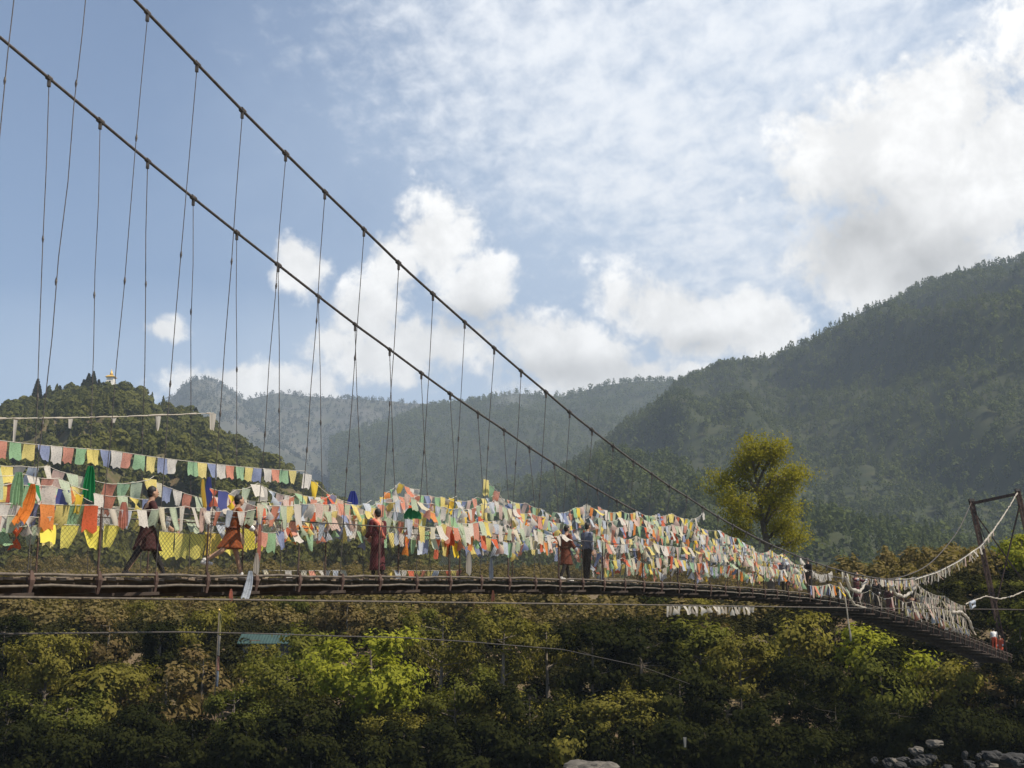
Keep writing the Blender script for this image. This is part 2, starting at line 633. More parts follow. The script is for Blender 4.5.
sA, sB = sA[:len(A_px)], sB[:len(B_px)]
cables = {+1: (zA, sA), -1: (zB, sB)}

# ------------------------------------------------------------------ terrain
_ty = [-60, 4, 14, 24, 40, 84, 95, 103, 112, 122, 138, 180, 260, 400, 800, 2000, 9000]
_tz = [-1.5, -1.8, -3.2, -7.2, -9, -9, -7.0, -4.6, -1.0, 3.2, 7.0, 11.0, 17.5, 24.0, 36.0, 60.0, 200.0]


def ground_z(X, Y):
    X = np.asarray(X, float); Y = np.asarray(Y, float)
    w = 3.0 * vnoise(X / 18.0, 0.3, 5) + 1.2 * vnoise(X / 5.0, 1.7, 6)
    z = np.interp(Y + w * np.clip(Y / 60, 0, 1), _ty, _tz)
    right = np.clip((X - 22) / 16, 0, 1) * np.clip((Y - 104) / 14, 0, 1) * np.clip((165 - Y) / 30, 0, 1)
    z = z + 4.2 * right
    amp = np.clip((Y - 90) / 40, 0.15, 1) * np.clip(Y / 120, 0.3, 6)
    z = z + amp * 1.0 * fbm(X / 14, Y / 14, 3)
    z = z + np.clip((Y - 150) / 150, 0, 1) * 9 * fbm(X / 90, Y / 90, 11)
    return z


def gz(x, y):
    return float(ground_z(np.array([x]), np.array([y]))[0])


def build_ground():
    ny, nx = 230, 150
    t = np.linspace(0, 1, ny)
    Y = -60 + 200 * t[:160].max() * 0 + np.concatenate([np.linspace(-60, 90, 45), np.linspace(91, 150, 80), 150 * (60 ** np.linspace(0.01, 1, ny - 125))])
    u = np.linspace(-1, 1, nx)
    XX = (np.sign(u) * (np.abs(u) ** 1.15))[None, :] * (60 + np.maximum(Y, 0) * 0.62)[:, None]
    YY = np.repeat(Y[:, None], nx, 1)
    ZZ = ground_z(XX, YY)
    V = np.stack([XX, YY, ZZ], -1).reshape(-1, 3)
    idx = np.arange(ny * nx).reshape(ny, nx)
    Q = np.stack([idx[:-1, :-1], idx[:-1, 1:], idx[1:, 1:], idx[1:, :-1]], -1).reshape(-1, 4)
    me = npmesh('ground', V, Q, mat_ground('scrub_ground', [(0.14, 0.10, 0.062), (0.10, 0.085, 0.042), (0.125, 0.092, 0.064)], (0.12, 0.7)), True)
    tag(link('ground', me), kind='structure')
    # river
    m, nt, out = mat_new('river_water')
    p = nn(nt, 'ShaderNodeBsdfPrincipled')
    p.inputs['Base Color'].default_value = (0.03, 0.055, 0.05, 1)
    p.inputs['Roughness'].default_value = 0.12
    tc = nn(nt, 'ShaderNodeNewGeometry')
    b = nn(nt, 'ShaderNodeBump')
    b.inputs['Strength'].default_value = 0.35
    nt.links.new(noise(nt, tc.outputs['Position'], 0.9, 5.0), b.inputs['Height'])
    nt.links.new(b.outputs[0], p.inputs['Normal'])
    nt.links.new(p.outputs[0], out.inputs['Surface'])
    xs = np.linspace(-260, 260, 20); ys = np.linspace(18, 100, 8)
    XX, YY = np.meshgrid(xs, ys)
    V = np.stack([XX, YY, np.full_like(XX, -7.6)], -1).reshape(-1, 3)
    idx = np.arange(160).reshape(8, 20)
    Q = np.stack([idx[:-1, :-1], idx[:-1, 1:], idx[1:, 1:], idx[1:, :-1]], -1).reshape(-1, 4)
    tag(link('river_water', npmesh('river_water', V, Q, m)), kind='structure')


build_ground()


# ---- hills: a ridge line at its own distance, a slope falling to the valley and a back slope
def ridge_surface(name, ridge, Yr, Yb, yb, nu, nt_, amp, wl, seed, mat, back=0.5):
    xs = np.array([p[0] for p in ridge], float); ys = np.array([p[1] for p in ridge], float)
    us = np.linspace(xs[0], xs[-1], nu)
    yy = np.interp(us, xs, ys)
    R = np.array([at(x, y, Yr) for x, y in zip(us, yy)])
    Bm = np.array([at(x, max(yb, y + 25), Yb) for x, y in zip(us, yy)])
    ts = np.concatenate([np.linspace(0, 1, nt_), np.linspace(1, 1 + back, max(4, nt_ // 6))[1:]])
    P = np.zeros((len(ts), nu, 3))
    for i, t in enumerate(ts):
        if t <= 1:
            P[i] = Bm + (R - Bm) * t
            P[i, :, 2] = Bm[:, 2] + (R[:, 2] - Bm[:, 2]) * (t ** 1.08)
            k = (4 * t * (1 - t)) ** 0.7
        else:
            P[i] = R + (R - Bm) * (t - 1)
            P[i, :, 2] = R[:, 2] - (R[:, 2] - Bm[:, 2]) * (t - 1) * 1.2
            k = 0
        X = P[i, :, 0]; Y = P[i, :, 1]
        g = -np.abs(fbm(X / wl + 0.25 * Y / wl, Y / (wl * 3.2), seed, 4)) * 2 + 0.35
        P[i, :, 2] += amp * k * g + amp * 0.12 * fbm(X / (wl * .2), Y / (wl * .2), seed + 5, 3) * min(1, k + 0.15)
    V = P.reshape(-1, 3)
    n0 = len(ts)
    idx = np.arange(n0 * nu).reshape(n0, nu)
    Q = np.stack([idx[:-1, :-1], idx[:-1, 1:], idx[1:, 1:], idx[1:, :-1]], -1).reshape(-1, 4)
    o = link(name, npmesh(name, V, Q, mat, True))
    tag(o, kind='structure')
    return V, Q


def sample_surface(V, Q, n, seed, keep=None):
    rg = np.random.default_rng(seed)
    a, b, c, d = V[Q[:, 0]], V[Q[:, 1]], V[Q[:, 2]], V[Q[:, 3]]
    ar = np.linalg.norm(np.cross(c - a, d - b), axis=1) / 2
    if keep is not None:
        ar = ar * keep((a + c) / 2)
    q = rg.choice(len(Q), n, p=ar / ar.sum())
    u, v = rg.random(n)[:, None], rg.random(n)[:, None]
    return (a[q] * (1 - u) + b[q] * u) * (1 - v) + (d[q] * (1 - u) + c[q] * u) * v


# ---- small far-off trees: clouds of leaf sprays in a conical or rounded crown, merged into one wood
def far_tree(kind, n, seed, fine=1.0):
    rg = np.random.default_rng(seed)
    V, Fq = [], []
    for i in range(n):
        h = rg.random() ** 0.8
        if kind == 'pine':
            rad = 0.24 * (1 - h) ** 0.8 + 0.015
            z = 0.10 + 0.90 * h
            size = 0.05 + 0.085 * (1 - h)
        else:
            th = math.acos(2 * h - 1)
            rad = 0.36 * math.sin(th) * (0.8 + 0.3 * rg.random())
            z = 0.58 + 0.40 * math.cos(th)
            size = 0.10 + 0.05 * rg.random()
            if kind == 'scrub':
                size *= 0.5
                rad *= 1.15
                z = 0.40 + 0.58 * math.cos(th) * (0.75 + 0.5 * rg.random())
        size *= fine
        a = rg.random() * 6.283
        rr = rad * (0.55 + 0.5 * rg.random())
        c = np.array([math.cos(a) * rr, math.sin(a) * rr, z])
        nrm = np.array([math.cos(a), math.sin(a), 0.5 if kind == 'pine' else (z - 0.5) * 2.5]) + rg.normal(0, 0.45, 3)
        nrm /= np.linalg.norm(nrm)
        t = np.cross(nrm, rg.normal(0, 1, 3)); t /= np.linalg.norm(t)
        b = np.cross(nrm, t)
        k = len(V)
        V += [c + t * size, c + b * size * 0.9, c - t * size, c - b * size * 0.9]
        Fq.append((k, k + 1, k + 2, k + 3))
    return np.array(V), np.array(Fq)


def merge_wood(name, protos, pos, hmin, hmax, seed, mat, kind='stuff', aspect=(0.8, 1.25)):
    rg = np.random.default_rng(seed)
    n = len(pos)
    pick = rg.integers(0, len(protos), n)
    Vs, Fs, Ts = [], [], []
    off = 0
    big = 0.5 + 0.9 * vnoise(pos[:, 0] / 60.0, pos[:, 1] / 60.0, seed + 3)
    for k, (pv, pf) in enumerate(protos):
        ids = np.where(pick == k)[0]
        if not len(ids):
            continue
        m = len(ids)
        h = rg.uniform(hmin, hmax, m)
        w = h * rg.uniform(*aspect, m)
        a = rg.uniform(0, 6.283, m)
        ca, sa = np.cos(a), np.sin(a)
        x = pv[None, :, 0] * w[:, None]; y = pv[None, :, 1] * w[:, None]; z = pv[None, :, 2] * h[:, None]
        W = np.stack([x * ca[:, None] - y * sa[:, None] + pos[ids, 0][:, None], x * sa[:, None] + y * ca[:, None] + pos[ids, 1][:, None], z + pos[ids, 2][:, None] - 0.3], -1)
        Vs.append(W.reshape(-1, 3))
        Fs.append((pf[None] + (np.arange(m) * len(pv))[:, None, None] + off).reshape(-1, 4))
        tint = np.clip(rg.normal(0.45, 0.25, m) * 0.6 + big[ids] * 0.4, 0, 1)
        Ts.append(np.repeat(tint, len(pv)))
        off += m * len(pv)
    me = npmesh(name, np.concatenate(Vs), np.concatenate(Fs), mat)
    at_ = me.attributes.new('tint', 'FLOAT', 'POINT')
    at_.data.foreach_set('value', np.concatenate(Ts).astype(np.float32))
    o = link(name, me)
    tag(o, kind=kind)
    return o


M['forest_dark'] = mat_leaf('mountain_forest_leaves', (0.026, 0.042, 0.016), (0.125, 0.140, 0.042), 0.3, True, 0.05)
M['forest_hill'] = mat_leaf('hill_wood_leaves', (0.046, 0.060, 0.018), (0.150, 0.140, 0.040), 0.35, True, 0.2)
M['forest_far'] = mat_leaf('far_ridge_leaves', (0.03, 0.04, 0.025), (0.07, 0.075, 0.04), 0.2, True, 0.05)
mg_mtn = mat_ground('mountain_soil', [(0.028, 0.036, 0.016), (0.036, 0.042, 0.018), (0.045, 0.046, 0.022)], (0.01, 0.05))
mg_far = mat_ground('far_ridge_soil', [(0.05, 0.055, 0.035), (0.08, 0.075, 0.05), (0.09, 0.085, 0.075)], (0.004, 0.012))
mg_hill = mat_ground('hill_soil', [(0.06, 0.06, 0.025), (0.09, 0.075, 0.035), (0.12, 0.085, 0.05)], (0.03, 0.15))

pine_p = [far_tree('pine', 56, 10 + i, 0.74) for i in range(3)]
round_p = [far_tree('round', 56, 30 + i, 0.7) for i in range(3)]
pine_n = [far_tree('pine', 250, 50 + i, 0.66) for i in range(3)]
round_n = [far_tree('round', 260, 60 + i, 0.55) for i in range(4)]
scrub_p = [far_tree('scrub', 230, 70 + i) for i in range(4)]
tiny_p = [far_tree('round', 20, 80 + i) for i in range(3)] + [far_tree('pine', 22, 90)]

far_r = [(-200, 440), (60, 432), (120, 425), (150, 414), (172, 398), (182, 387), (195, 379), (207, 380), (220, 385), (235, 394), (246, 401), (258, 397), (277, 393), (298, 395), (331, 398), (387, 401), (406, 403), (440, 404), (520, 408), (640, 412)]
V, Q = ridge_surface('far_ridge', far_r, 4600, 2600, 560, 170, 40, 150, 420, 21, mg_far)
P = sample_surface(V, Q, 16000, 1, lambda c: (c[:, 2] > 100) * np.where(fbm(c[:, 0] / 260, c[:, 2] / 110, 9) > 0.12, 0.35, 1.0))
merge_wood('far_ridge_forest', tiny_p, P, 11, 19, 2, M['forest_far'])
mid_r = [(330, 440), (380, 424), (430, 407), (468, 403), (498, 396), (515, 394), (540, 395), (562, 397), (578, 393), (603, 386), (637, 381), (665, 382), (700, 388), (800, 402), (900, 420)]
V, Q = ridge_surface('middle_ridge', mid_r, 3500, 1900, 575, 130, 40, 120, 330, 33, mg_mtn)
P = sample_surface(V, Q, 19000, 3)
merge_wood('middle_ridge_forest', tiny_p, P, 10, 18, 4, M['forest_dark'])
mtn_r = [(340, 575), (400, 560), (440, 546), (480, 527), (530, 506), (560, 490), (578, 477), (596, 459), (621, 434), (659, 409), (684, 381), (709, 375), (746, 364), (778, 361), (815, 343), (865, 311), (915, 293), (960, 277), (984, 268), (1024, 259), (1100, 240), (1260, 225)]
V, Q = ridge_surface('right_mountain', mtn_r, 2250, 620, 590, 190, 90, 135, 260, 47, mg_mtn)
P = sample_surface(V, Q, 38000, 5)
merge_wood('right_mountain_forest', pine_p + pine_p + round_p, P, 8, 15, 6, M['forest_dark'], aspect=(0.75, 1.2))
hill_r = [(-160, 440), (-60, 436), (-20, 430), (0, 424), (20, 414), (40, 404), (75, 400), (105, 398), (130, 401), (150, 408), (180, 417), (205, 432), (230, 449), (255, 466), (275, 479), (295, 492), (330, 516), (380, 548), (430, 575)]
Vh, Qh = ridge_surface('left_hill', hill_r, 850, 330, 585, 130, 70, 34, 60, 55, mg_hill)
P = sample_surface(Vh, Qh, 5200, 7)
merge_wood('left_hill_wood', round_n + pine_n, P, 5.0, 13.0, 8, M['forest_hill'], aspect=(0.75, 1.25))

# ---- the air: one closed box of even haze
mh, nt, out = mat_new('haze_air')
pv = nn(nt, 'ShaderNodeVolumePrincipled')
pv.inputs['Color'].default_value = (0.50, 0.60, 0.72, 1)
pv.inputs['Density'].default_value = 1.5e-4
pv.inputs['Anisotropy'].default_value = 0.0
nt.links.new(pv.outputs[0], out.inputs['Volume'])
mb = MB()
mb.box((0, 4700, 515), 13000, 9800, 1070)
tag(mb.build('haze', mh), kind='stuff')

# ------------------------------------------------------------------ suspension bridge
def build_bridge():
    br = thing('suspension_bridge', 'long footbridge hung from two steel cables across the wooded river valley', 'bridge', bp(S_END, 0, deck_z(S_END)))
    # main cables with clamps
    hang = {}
    for sg in (1, -1):
        fz, sl = cables[sg]
        ss = [sl[0] - PITCH * 3.2 + k * 0.8 for k in range(int((S_TOWER - sl[0] + PITCH * 3.2) / 0.8))] + [S_TOWER]
        pts = [bp(s, sg * half_w(s), fz(s)) for s in ss]
        cb = MB().tube(pts, 0.032, 8).build('main_cable', M['cable'], br, True, True)
        hs = [sl[0] - PITCH * k for k in (3, 2, 1)] + list(sl)
        while hs[-1] < 70:
            hs.append(hs[-1] + PITCH)
        hs = [s for s in hs if s > S_START - 1.5 and fz(s) > deck_z(s) + 0.9]
        hang[sg] = hs
        for s in hs:
            cl = MB()
            p = bp(s, sg * half_w(s), fz(s))
            q = bp(s + 0.1, sg * half_w(s), fz(s + 0.1))
            d = (q - p).normalized()
            cl.tube([p - d * RND.uniform(.05, .08), p + d * RND.uniform(.05, .08)], RND.uniform(0.048, 0.06), 8)
            cl.box(p - Vector((0, 0, 0.11)), 0.06, 0.06, 0.13)
            cl.build('cable_clamp', M['steel'], cb, False, True)
    # hangers: rods of jointed lengths from the cable down to the deck's edge
    for sg in (1, -1):
        fz, _ = cables[sg]
        for s in hang[sg]:
            top = bp(s, sg * half_w(s), fz(s) - 0.15)
            bot = bp(s + RND.uniform(-0.05, 0.05), sg * (DECK_HALF + 0.06), deck_z(s) - 0.1)
            L = (top - bot).length
            n = max(1, int(L / 2.6))
            h = MB()
            pts = [top.lerp(bot, k / (2 * n)) + (Vector((RND.uniform(-1, 1), RND.uniform(-1, 1), 0)) * 0.018 if 0 < k < 2 * n else Vector()) for k in range(2 * n + 1)]
            h.tube(pts, RND.uniform(0.0085, 0.0105), 6)
            dirv = (bot - top).normalized()
            for k in range(1, n):
                c = pts[2 * k] + dirv * RND.uniform(-0.5, 0.5)
                h.tube([c - dirv * 0.07, c, c + dirv * 0.07], [0.014, 0.026, 0.014], 6)
            h.build('hanger', M['steel'], br, False, True)
    # deck
    step = 0.52
    n = int((S_END - S_START) / step)
    S = [S_START + k * step for k in range(n + 1)]
    pl = MB()
    k = 0
    s = S_START
    while s < S_END:
        w = RND.uniform(0.17, 0.24)
        z = deck_z(s) - 0.03 + RND.uniform(-0.012, 0.012)
        t = RND.uniform(-0.03, 0.03)
        pl.bar(bp(s + t, -DECK_HALF - RND.uniform(0, .06), z), bp(s - t, DECK_HALF + RND.uniform(0, .06), z + RND.uniform(-.01, .01)), w - 0.02, 0.045)
        s += w
    pl.build('deck_planks', M['wood'], br, False, True)
    for o, dz, r, nm, mt in ((DECK_HALF + 0.10, 0.05, 0.028, 'edge_cable', 'pipe'), (DECK_HALF + 0.10, -0.15, 0.026, 'edge_cable', 'pipe'), (-DECK_HALF - 0.10, 0.05, 0.028, 'edge_cable', 'pipe'), (-DECK_HALF - 0.10, -0.15, 0.026, 'edge_cable', 'pipe')):
        pts = []
        for i, s in enumerate(S):
            sag = 0.02 * abs(math.sin(math.pi * (s - S_START) / PITCH + o)) + 0.012 * math.sin(s * 1.7 + dz * 40)
            pts.append(bp(s, o, deck_z(s) + dz - sag))
        MB().tube(pts, r, 6).build(nm, M[mt], br, True, True)
    depth = lambda s: 0.06 + 0.32 * min(1, max(0, (s - 40) / 50))
    for o in (-0.5, 0.0, 0.5):
        g = MB()
        for i in range(0, len(S) - 6, 6):
            a, b = S[i], S[min(i + 6, len(S) - 1)]
            dd = depth(a)
            g.bar(bp(a, o, deck_z(a) - 0.09 - dd / 2), bp(b, o, deck_z(b) - 0.09 - dd / 2), 0.09, dd)
        g.build('deck_stringer', M['darkwood'], br, False, True)
    hs = sorted(hang[1])
    ss = [S_START + 0.4] + [s for s in hs if s > S_START + 1]
    while ss[-1] < S_END - 1.5:
        ss.append(ss[-1] + PITCH)
    for s in ss[:100]:
        z = deck_z(s) - 0.09 - depth(s) - 0.07
        sk = RND.uniform(-0.25, 0.1)
        xb = MB().bar(bp(s - 0.25 + sk, -1.30, z - 0.03), bp(s, 0.69, z + 0.01), 0.12, 0.13)
        xo = xb.build('cross_beam', M['darkwood'], br, False, True)
        for sg in (1, -1):
            MB().tube([bp(s, sg * (DECK_HALF + 0.1), deck_z(s) + 0.10), bp(s, sg * (DECK_HALF + 0.12), deck_z(s) - 0.06), bp(s - .02, sg * (DECK_HALF + 0.1), z - 0.08)], [0.035, RND.uniform(0.045, 0.07), 0.03], 7).build('lashing', M['rust'], xo, False, True)
    for i in range(len(ss) - 3):
        if i % 2 == 0 and i < 60:
            a, b_ = ss[i], ss[i + 2]
            MB().bar(bp(a, -1.1, deck_z(a) - 0.26 - depth(a)), bp(b_, 0.9, deck_z(b_) - 0.24 - depth(b_)), 0.07, 0.06).build('wind_brace', M['darkwood'], br, False, True)
    # hand ropes and chain-link netting
    for sg in (1, -1):
        o = sg * (DECK_HALF + 0.07)
        hr = lambda s: 1.22 * min(1.0, max(0.72, 1 - (s - 30) / 150))
        MB().tube([bp(s, o, deck_z(s) + hr(s)) for s in S], 0.014, 6).build('hand_rope', M['cable'], br, True, True)
        nt_ = MB()
        s = S_START
        cell = 0.105
        while s < 62:
            for dr in (1, -1):
                pts = []
                for q in range(4):
                    sq = s + dr * q * 0.4
                    pts.append(bp(sq, o + 0.01 * dr, deck_z(sq) + 0.06 + q / 3 * (hr(sq) - 0.08)))
                nt_.tube(pts, 0.0022, 3, False)
            s += cell
        nt_.build('wire_netting', M['wire'], br, False, True)
        for s in ss[1::2]:
            if s > S_END - 1:
                break
            MB().tube([bp(s, o, deck_z(s) - 0.1), bp(s, o, deck_z(s) + hr(s) + 0.03)], 0.02, 6).build('rail_post', M['rust'], br, False, True)
    # far tower
    zt = {1: zA(S_TOWER), -1: zB(S_TOWER)}
    tw = MB()
    base = {}
    tower = None
    for sg in (1, -1):
        hw = half_w(S_TOWER)
        top = bp(S_TOWER, sg * hw, zt[sg] + 0.1)
        zb = gz(top.x, top.y) - 0.5
        bot = Vector((top.x + 0.175 * (top.z - zb) * 0.9, top.y + 0.02 * (top.z - zb), zb))
        base[sg] = (top, bot)
        leg = MB()
        ax = Vector((1, 0, 0)) * 0.15
        for q in (-1, 1):
            for yy in (-0.14, 0.14):
                leg.bar(top + ax * q * 0.8 + Vector((0, yy, 0)), bot + ax * q + Vector((0, yy, 0)), 0.09, 0.09, (0, 1, 0))
        m = int((top - bot).length / 0.55)
        for k in range(m):
            a = top.lerp(bot, k / m); b = top.lerp(bot, (k + 1) / m)
            q = 1 if k % 2 else -1
            for yy in (-0.14, 0.14):
                leg.bar(a + ax * q * 0.8 + Vector((0, yy, 0)), b - ax * q * 0.8 + Vector((0, yy, 0)), 0.05, 0.03, (0, 1, 0))
        lo = leg.build('tower_leg', M['rust'], br, False, True)
        MB().box(top + Vector((0, 0, 0.08)), 0.4, 0.36, 0.2).build('cable_saddle', M['steel'], lo, False, True)
    (t1, b1), (t2, b2) = base[1], base[-1]
    MB().bar(t1 + Vector((0, 0, -0.2)), t2 + Vector((0, 0, -0.2)), 0.2, 0.22).build('top_beam', M['rust'], br, False, True)
    for (a, b) in ((t1.lerp(b1, 0.06), t2.lerp(b2, 0.62)), (t2.lerp(b2, 0.06), t1.lerp(b1, 0.62))):
        MB().bar(a, b, 0.09, 0.1).build('cross_brace', M['rust'], br, False, True)
    MB().bar(t1.lerp(b1, .62), t2.lerp(b2, .62), 0.12, 0.14).build('tower_strut', M['rust'], br, False, True)
    # backstays behind the tower
    for sg in (1, -1):
        top, bot = base[sg]
        e = bp(S_TOWER + 16, sg * (half_w(S_TOWER) + 0.2), 0)
        e.z = gz(e.x, e.y) - 0.3
        MB().tube([top + (e - top) * t - Vector((0, 0, 0.6 * 4 * t * (1 - t))) for t in (0, .2, .4, .6, .8, 1)], 0.045, 6).build('backstay', M['cable'], br, True, True)
    return br


build_bridge()


# ------------------------------------------------------------------ prayer flags
def flag_mesh(kind, seed):
    r = random.Random(seed)
    nx, nz = 6, 7
    vs, fs = [], []
    ph, ph2 = r.uniform(0, 6), r.uniform(0, 6)
    for j in range(nz):
        t = j / (nz - 1)
        for i in range(nx):
            u = i / (nx - 1) - 0.5
            x, z = u, -t
            y = 0.10 * t * math.sin(5.2 * u + ph) + 0.07 * math.sin(3.5 * t + ph2 + 2 * u) * t
            x += 0.03 * t * math.sin(ph + 4 * t)
            if kind == 'skew':
                x += 0.22 * t * t
                y += 0.35 * t
                z *= 0.93
            elif kind == 'lift':
                y -= 0.55 * t ** 1.4
                z *= 0.82
                x -= 0.08 * t
            elif kind == 'fold':
                x *= 1 - 0.62 * t
                y += 0.12 * math.sin(9 * u) * t
            elif kind == 'twist':
                a = 1.5 * t
                x, y = u * math.cos(a) * (1 - .25 * t), u * math.sin(a) + y
            elif kind == 'bunch':
                x = u * (0.55 - 0.25 * t)
                y += 0.14 * math.sin(17 * u + ph)
                z *= 1.05
            elif kind == 'curl':
                if u > 0.1:
                    z *= 1 - 0.5 * (u - 0.1) * 2
                    y += (u - 0.1) * 0.6 * t
            elif kind == 'strip':
                x = u * 0.36 + 0.06 * math.sin(4 * t + ph)
                y *= 0.7
            z *= 1 + t * (0.05 * math.sin(9 * u + 3 * ph) + 0.04 * math.sin(23 * u + ph2))
            vs.append((x, y, z))
    for j in range(nz - 1):
        for i in range(nx - 1):
            a = j * nx + i
            fs.append((a, a + 1, a + nx + 1, a + nx))
    return vs, fs


FLAGS = {}
FKINDS = ['plain', 'skew', 'lift', 'fold', 'twist', 'bunch', 'curl', 'strip']


def flag_data(kind, col, var):
    key = (kind, col, var)
    if key not in FLAGS:
        vs, fs = flag_mesh(kind, hash((kind, var)) % 1000 if False else FKINDS.index(kind) * 31 + var * 7)
        me = bpy.data.meshes.new('flag')
        me.from_pydata(vs, [], fs)
        me.materials.append(CM[col])
        me.polygons.foreach_set('use_smooth', [True] * len(me.polygons))
        me.update()
        FLAGS[key] = me
    return FLAGS[key]


PASTEL = ['blue', 'white', 'coral', 'green', 'yellow']
FADED = ['paleblue', 'white', 'pink', 'palegreen', 'cream', 'white', 'coral', 'palegreen', 'yellow', 'gauze']
VIVID = ['gold', 'deepgreen', 'red', 'white', 'deepblue']
MIX = ['paleblue', 'white', 'coral', 'palegreen', 'yellow', 'blue', 'pink', 'coral', 'green', 'yellow', 'paleblue', 'white', 'red', 'palegreen', 'cream', 'blue', 'gauze', 'orange', 'green', 'gold']
KH = ['gauze', 'beige', 'beige', 'cream', 'beige', 'pink', 'gauze', 'olive']
PH = 0


def flag_string(label, ties, pal, fw=0.30, fh=0.34, gap=1.12, sag=0.05, blow=0.25, kinds=('plain', 'plain', 'skew', 'curl', 'fold', 'twist', 'lift'),
                skip=0.04, order=True, name='prayer_flag_string', cat='prayer flags', group='strings of prayer flags', r=0.006, hv=0.15, part='flag', cordm='cord'):
    """ties: points in the world the line is fastened to; flags of the palette hang from it one beside the other."""
    rg = random.Random(label)
    pts = []
    for a, b in zip(ties[:-1], ties[1:]):
        a, b = Vector(a), Vector(b)
        L = (b - a).length
        n = max(4, int(L / 0.35))
        for k in range(n):
            t = k / n
            pts.append(a.lerp(b, t) - Vector((0, 0, 4 * t * (1 - t) * sag * L)))
    pts.append(Vector(ties[-1]))
    root = thing(name, label, cat, pts[0], 0, group)
    MB().tube(pts, r, 5).build('line', M[cordm], root, False, True)
    dist, k = 0.0, rg.randrange(5)
    nxt = fw * 0.4
    cnt = 0
    for a, b in zip(pts[:-1], pts[1:]):
        L = (b - a).length
        while nxt < dist + L:
            p = a.lerp(b, (nxt - dist) / L)
            w = fw * rg.uniform(0.88, 1.08)
            h = fh * rg.uniform(1 - hv, 1 + hv)
            k += 1
            if rg.random() > skip and cnt < 99:
                cnt += 1
                col = pal[k % len(pal)] if order else rg.choice(pal)
                me = flag_data(rg.choice(kinds), col, rg.randrange(3))
                o = bpy.data.objects.new(part, me)
                C.objects.link(o)
                o.parent = root
                t = (b - a).normalized()
                if rg.random() < 0.5:
                    t = -t
                tilt = rg.gauss(0, blow)
                up = Vector((0, 0, 1))
                nrm = t.cross(up).normalized()
                upv = (up * math.cos(tilt) + nrm * math.sin(tilt)).normalized()
                xv = (t - upv * t.dot(upv)).normalized()
                xv = (xv + t).normalized()
                nrm = upv.cross(xv).normalized()
                xv = nrm.cross(upv)
                m = Matrix(((xv.x * w, nrm.x * w, upv.x * h, 0), (xv.y * w, nrm.y * w, upv.y * h, 0), (xv.z * w, nrm.z * w, upv.z * h, 0), (0, 0, 0, 1)))
                m.translation = p - pts[0]
                o.matrix_basis = m
            nxt += fw * gap * rg.uniform(0.94, 1.08)
        dist += L
    return root


def T(px, py, o):
    s, z = onplane(px, py, o)
    return bp(s, o, z)


FAR, NEAR, MID = -0.80, 0.84, -0.2
CL = ('plain', 'plain', 'skew', 'curl', 'fold', 'twist', 'lift', 'bunch')
# left part, hung across the first hangers
flag_string('topmost neat row of pastel flags running straight above the large green cloth', [T(-50, 436, FAR), T(-4, 440, FAR), T(112, 450.5, FAR), T(215, 464, FAR), T(305, 471, FAR)], PASTEL, 0.30, 0.31, 1.06, 0.006, 0.06, ('plain', 'plain', 'plain', 'plain', 'curl'), 0.03, hv=0.06)
flag_string('short row of bright flags stepping down from the end of the topmost pastel row', [T(305, 471, FAR), T(328, 494, FAR), T(352, 503, FAR)], ['blue', 'white', 'gold', 'green', 'red', 'yellow'], 0.30, 0.36, 1.05, 0.03)
flag_string('faded row below the left end of the topmost pastel row', [T(-40, 458, FAR), T(22, 466, FAR), T(48, 466, FAR), T(72, 474, FAR), T(92, 478, FAR)], FADED, 0.30, 0.40, 1.05, 0.04, kinds=CL)
flag_string('row with a red and a green flag, right of the large green cloth', [T(92, 480, FAR), T(112, 484, FAR), T(148, 480, FAR), T(154, 476, FAR)], ['white', 'coral', 'green', 'palegreen', 'yellow'], 0.34, 0.36, 1.04, 0.02, 0.15)
flag_string('sagging row of pale flags between the maroon walker and the purple scarf', [T(153, 481, FAR), T(206, 499, FAR)], ['blue', 'white', 'coral', 'palegreen', 'cream'], 0.29, 0.32, 1.1, 0.02, 0.15, skip=0)
flag_string('row of grey white flags draped over the orange walker', [T(206, 502, FAR), T(236, 490, FAR), T(258, 483, FAR), T(290, 496, FAR), T(330, 505, FAR)], ['white', 'gauze', 'paleblue', 'pink', 'white', 'palegreen'], 0.30, 0.36, 1.05, 0.05, kinds=CL)
flag_string('row with orange and striped flags hung from the hand rope at the left edge', [T(-40, 484, MID), T(14, 483, MID), T(40, 485, MID), T(80, 487, MID)], ['coral', 'palegreen', 'orange', 'yellow', 'red', 'green'], 0.32, 0.42, 1.1, 0.05, kinds=CL)
flag_string('middle row of white, blue and orange flags on the hand rope at the left edge', [T(-40, 503, NEAR), T(30, 503, NEAR), T(98, 505, NEAR)], ['white', 'blue', 'orange', 'yellow', 'green', 'red', 'white'], 0.34, 0.44, 1.0, 0.01, 0.12, hv=0.1)
flag_string('row of pale green printed flags hanging left of the maroon walker', [T(88, 506, FAR), T(118, 507, FAR), T(150, 508, FAR)], ['palegreen', 'white', 'cream', 'coral', 'yellow'], 0.34, 0.46, 1.02, 0.02)
flag_string('row of thin crumpled flags between the maroon walker and the orange walker', [T(158, 507, NEAR), T(185, 506, NEAR), T(205, 508, NEAR)], ['pink', 'cream', 'palegreen', 'white', 'gauze'], 0.26, 0.42, 1.1, 0.03, kinds=('bunch', 'strip', 'fold', 'twist', 'plain'))
flag_string('row of white and green flags in front of the shoulders of the orange walker', [T(203, 510, NEAR), T(228, 510, NEAR), T(252, 510, NEAR), T(262, 506, NEAR)], ['paleblue', 'white', 'palegreen', 'white', 'coral'], 0.26, 0.30, 1.35, 0.05, kinds=('fold', 'plain', 'bunch', 'skew'))
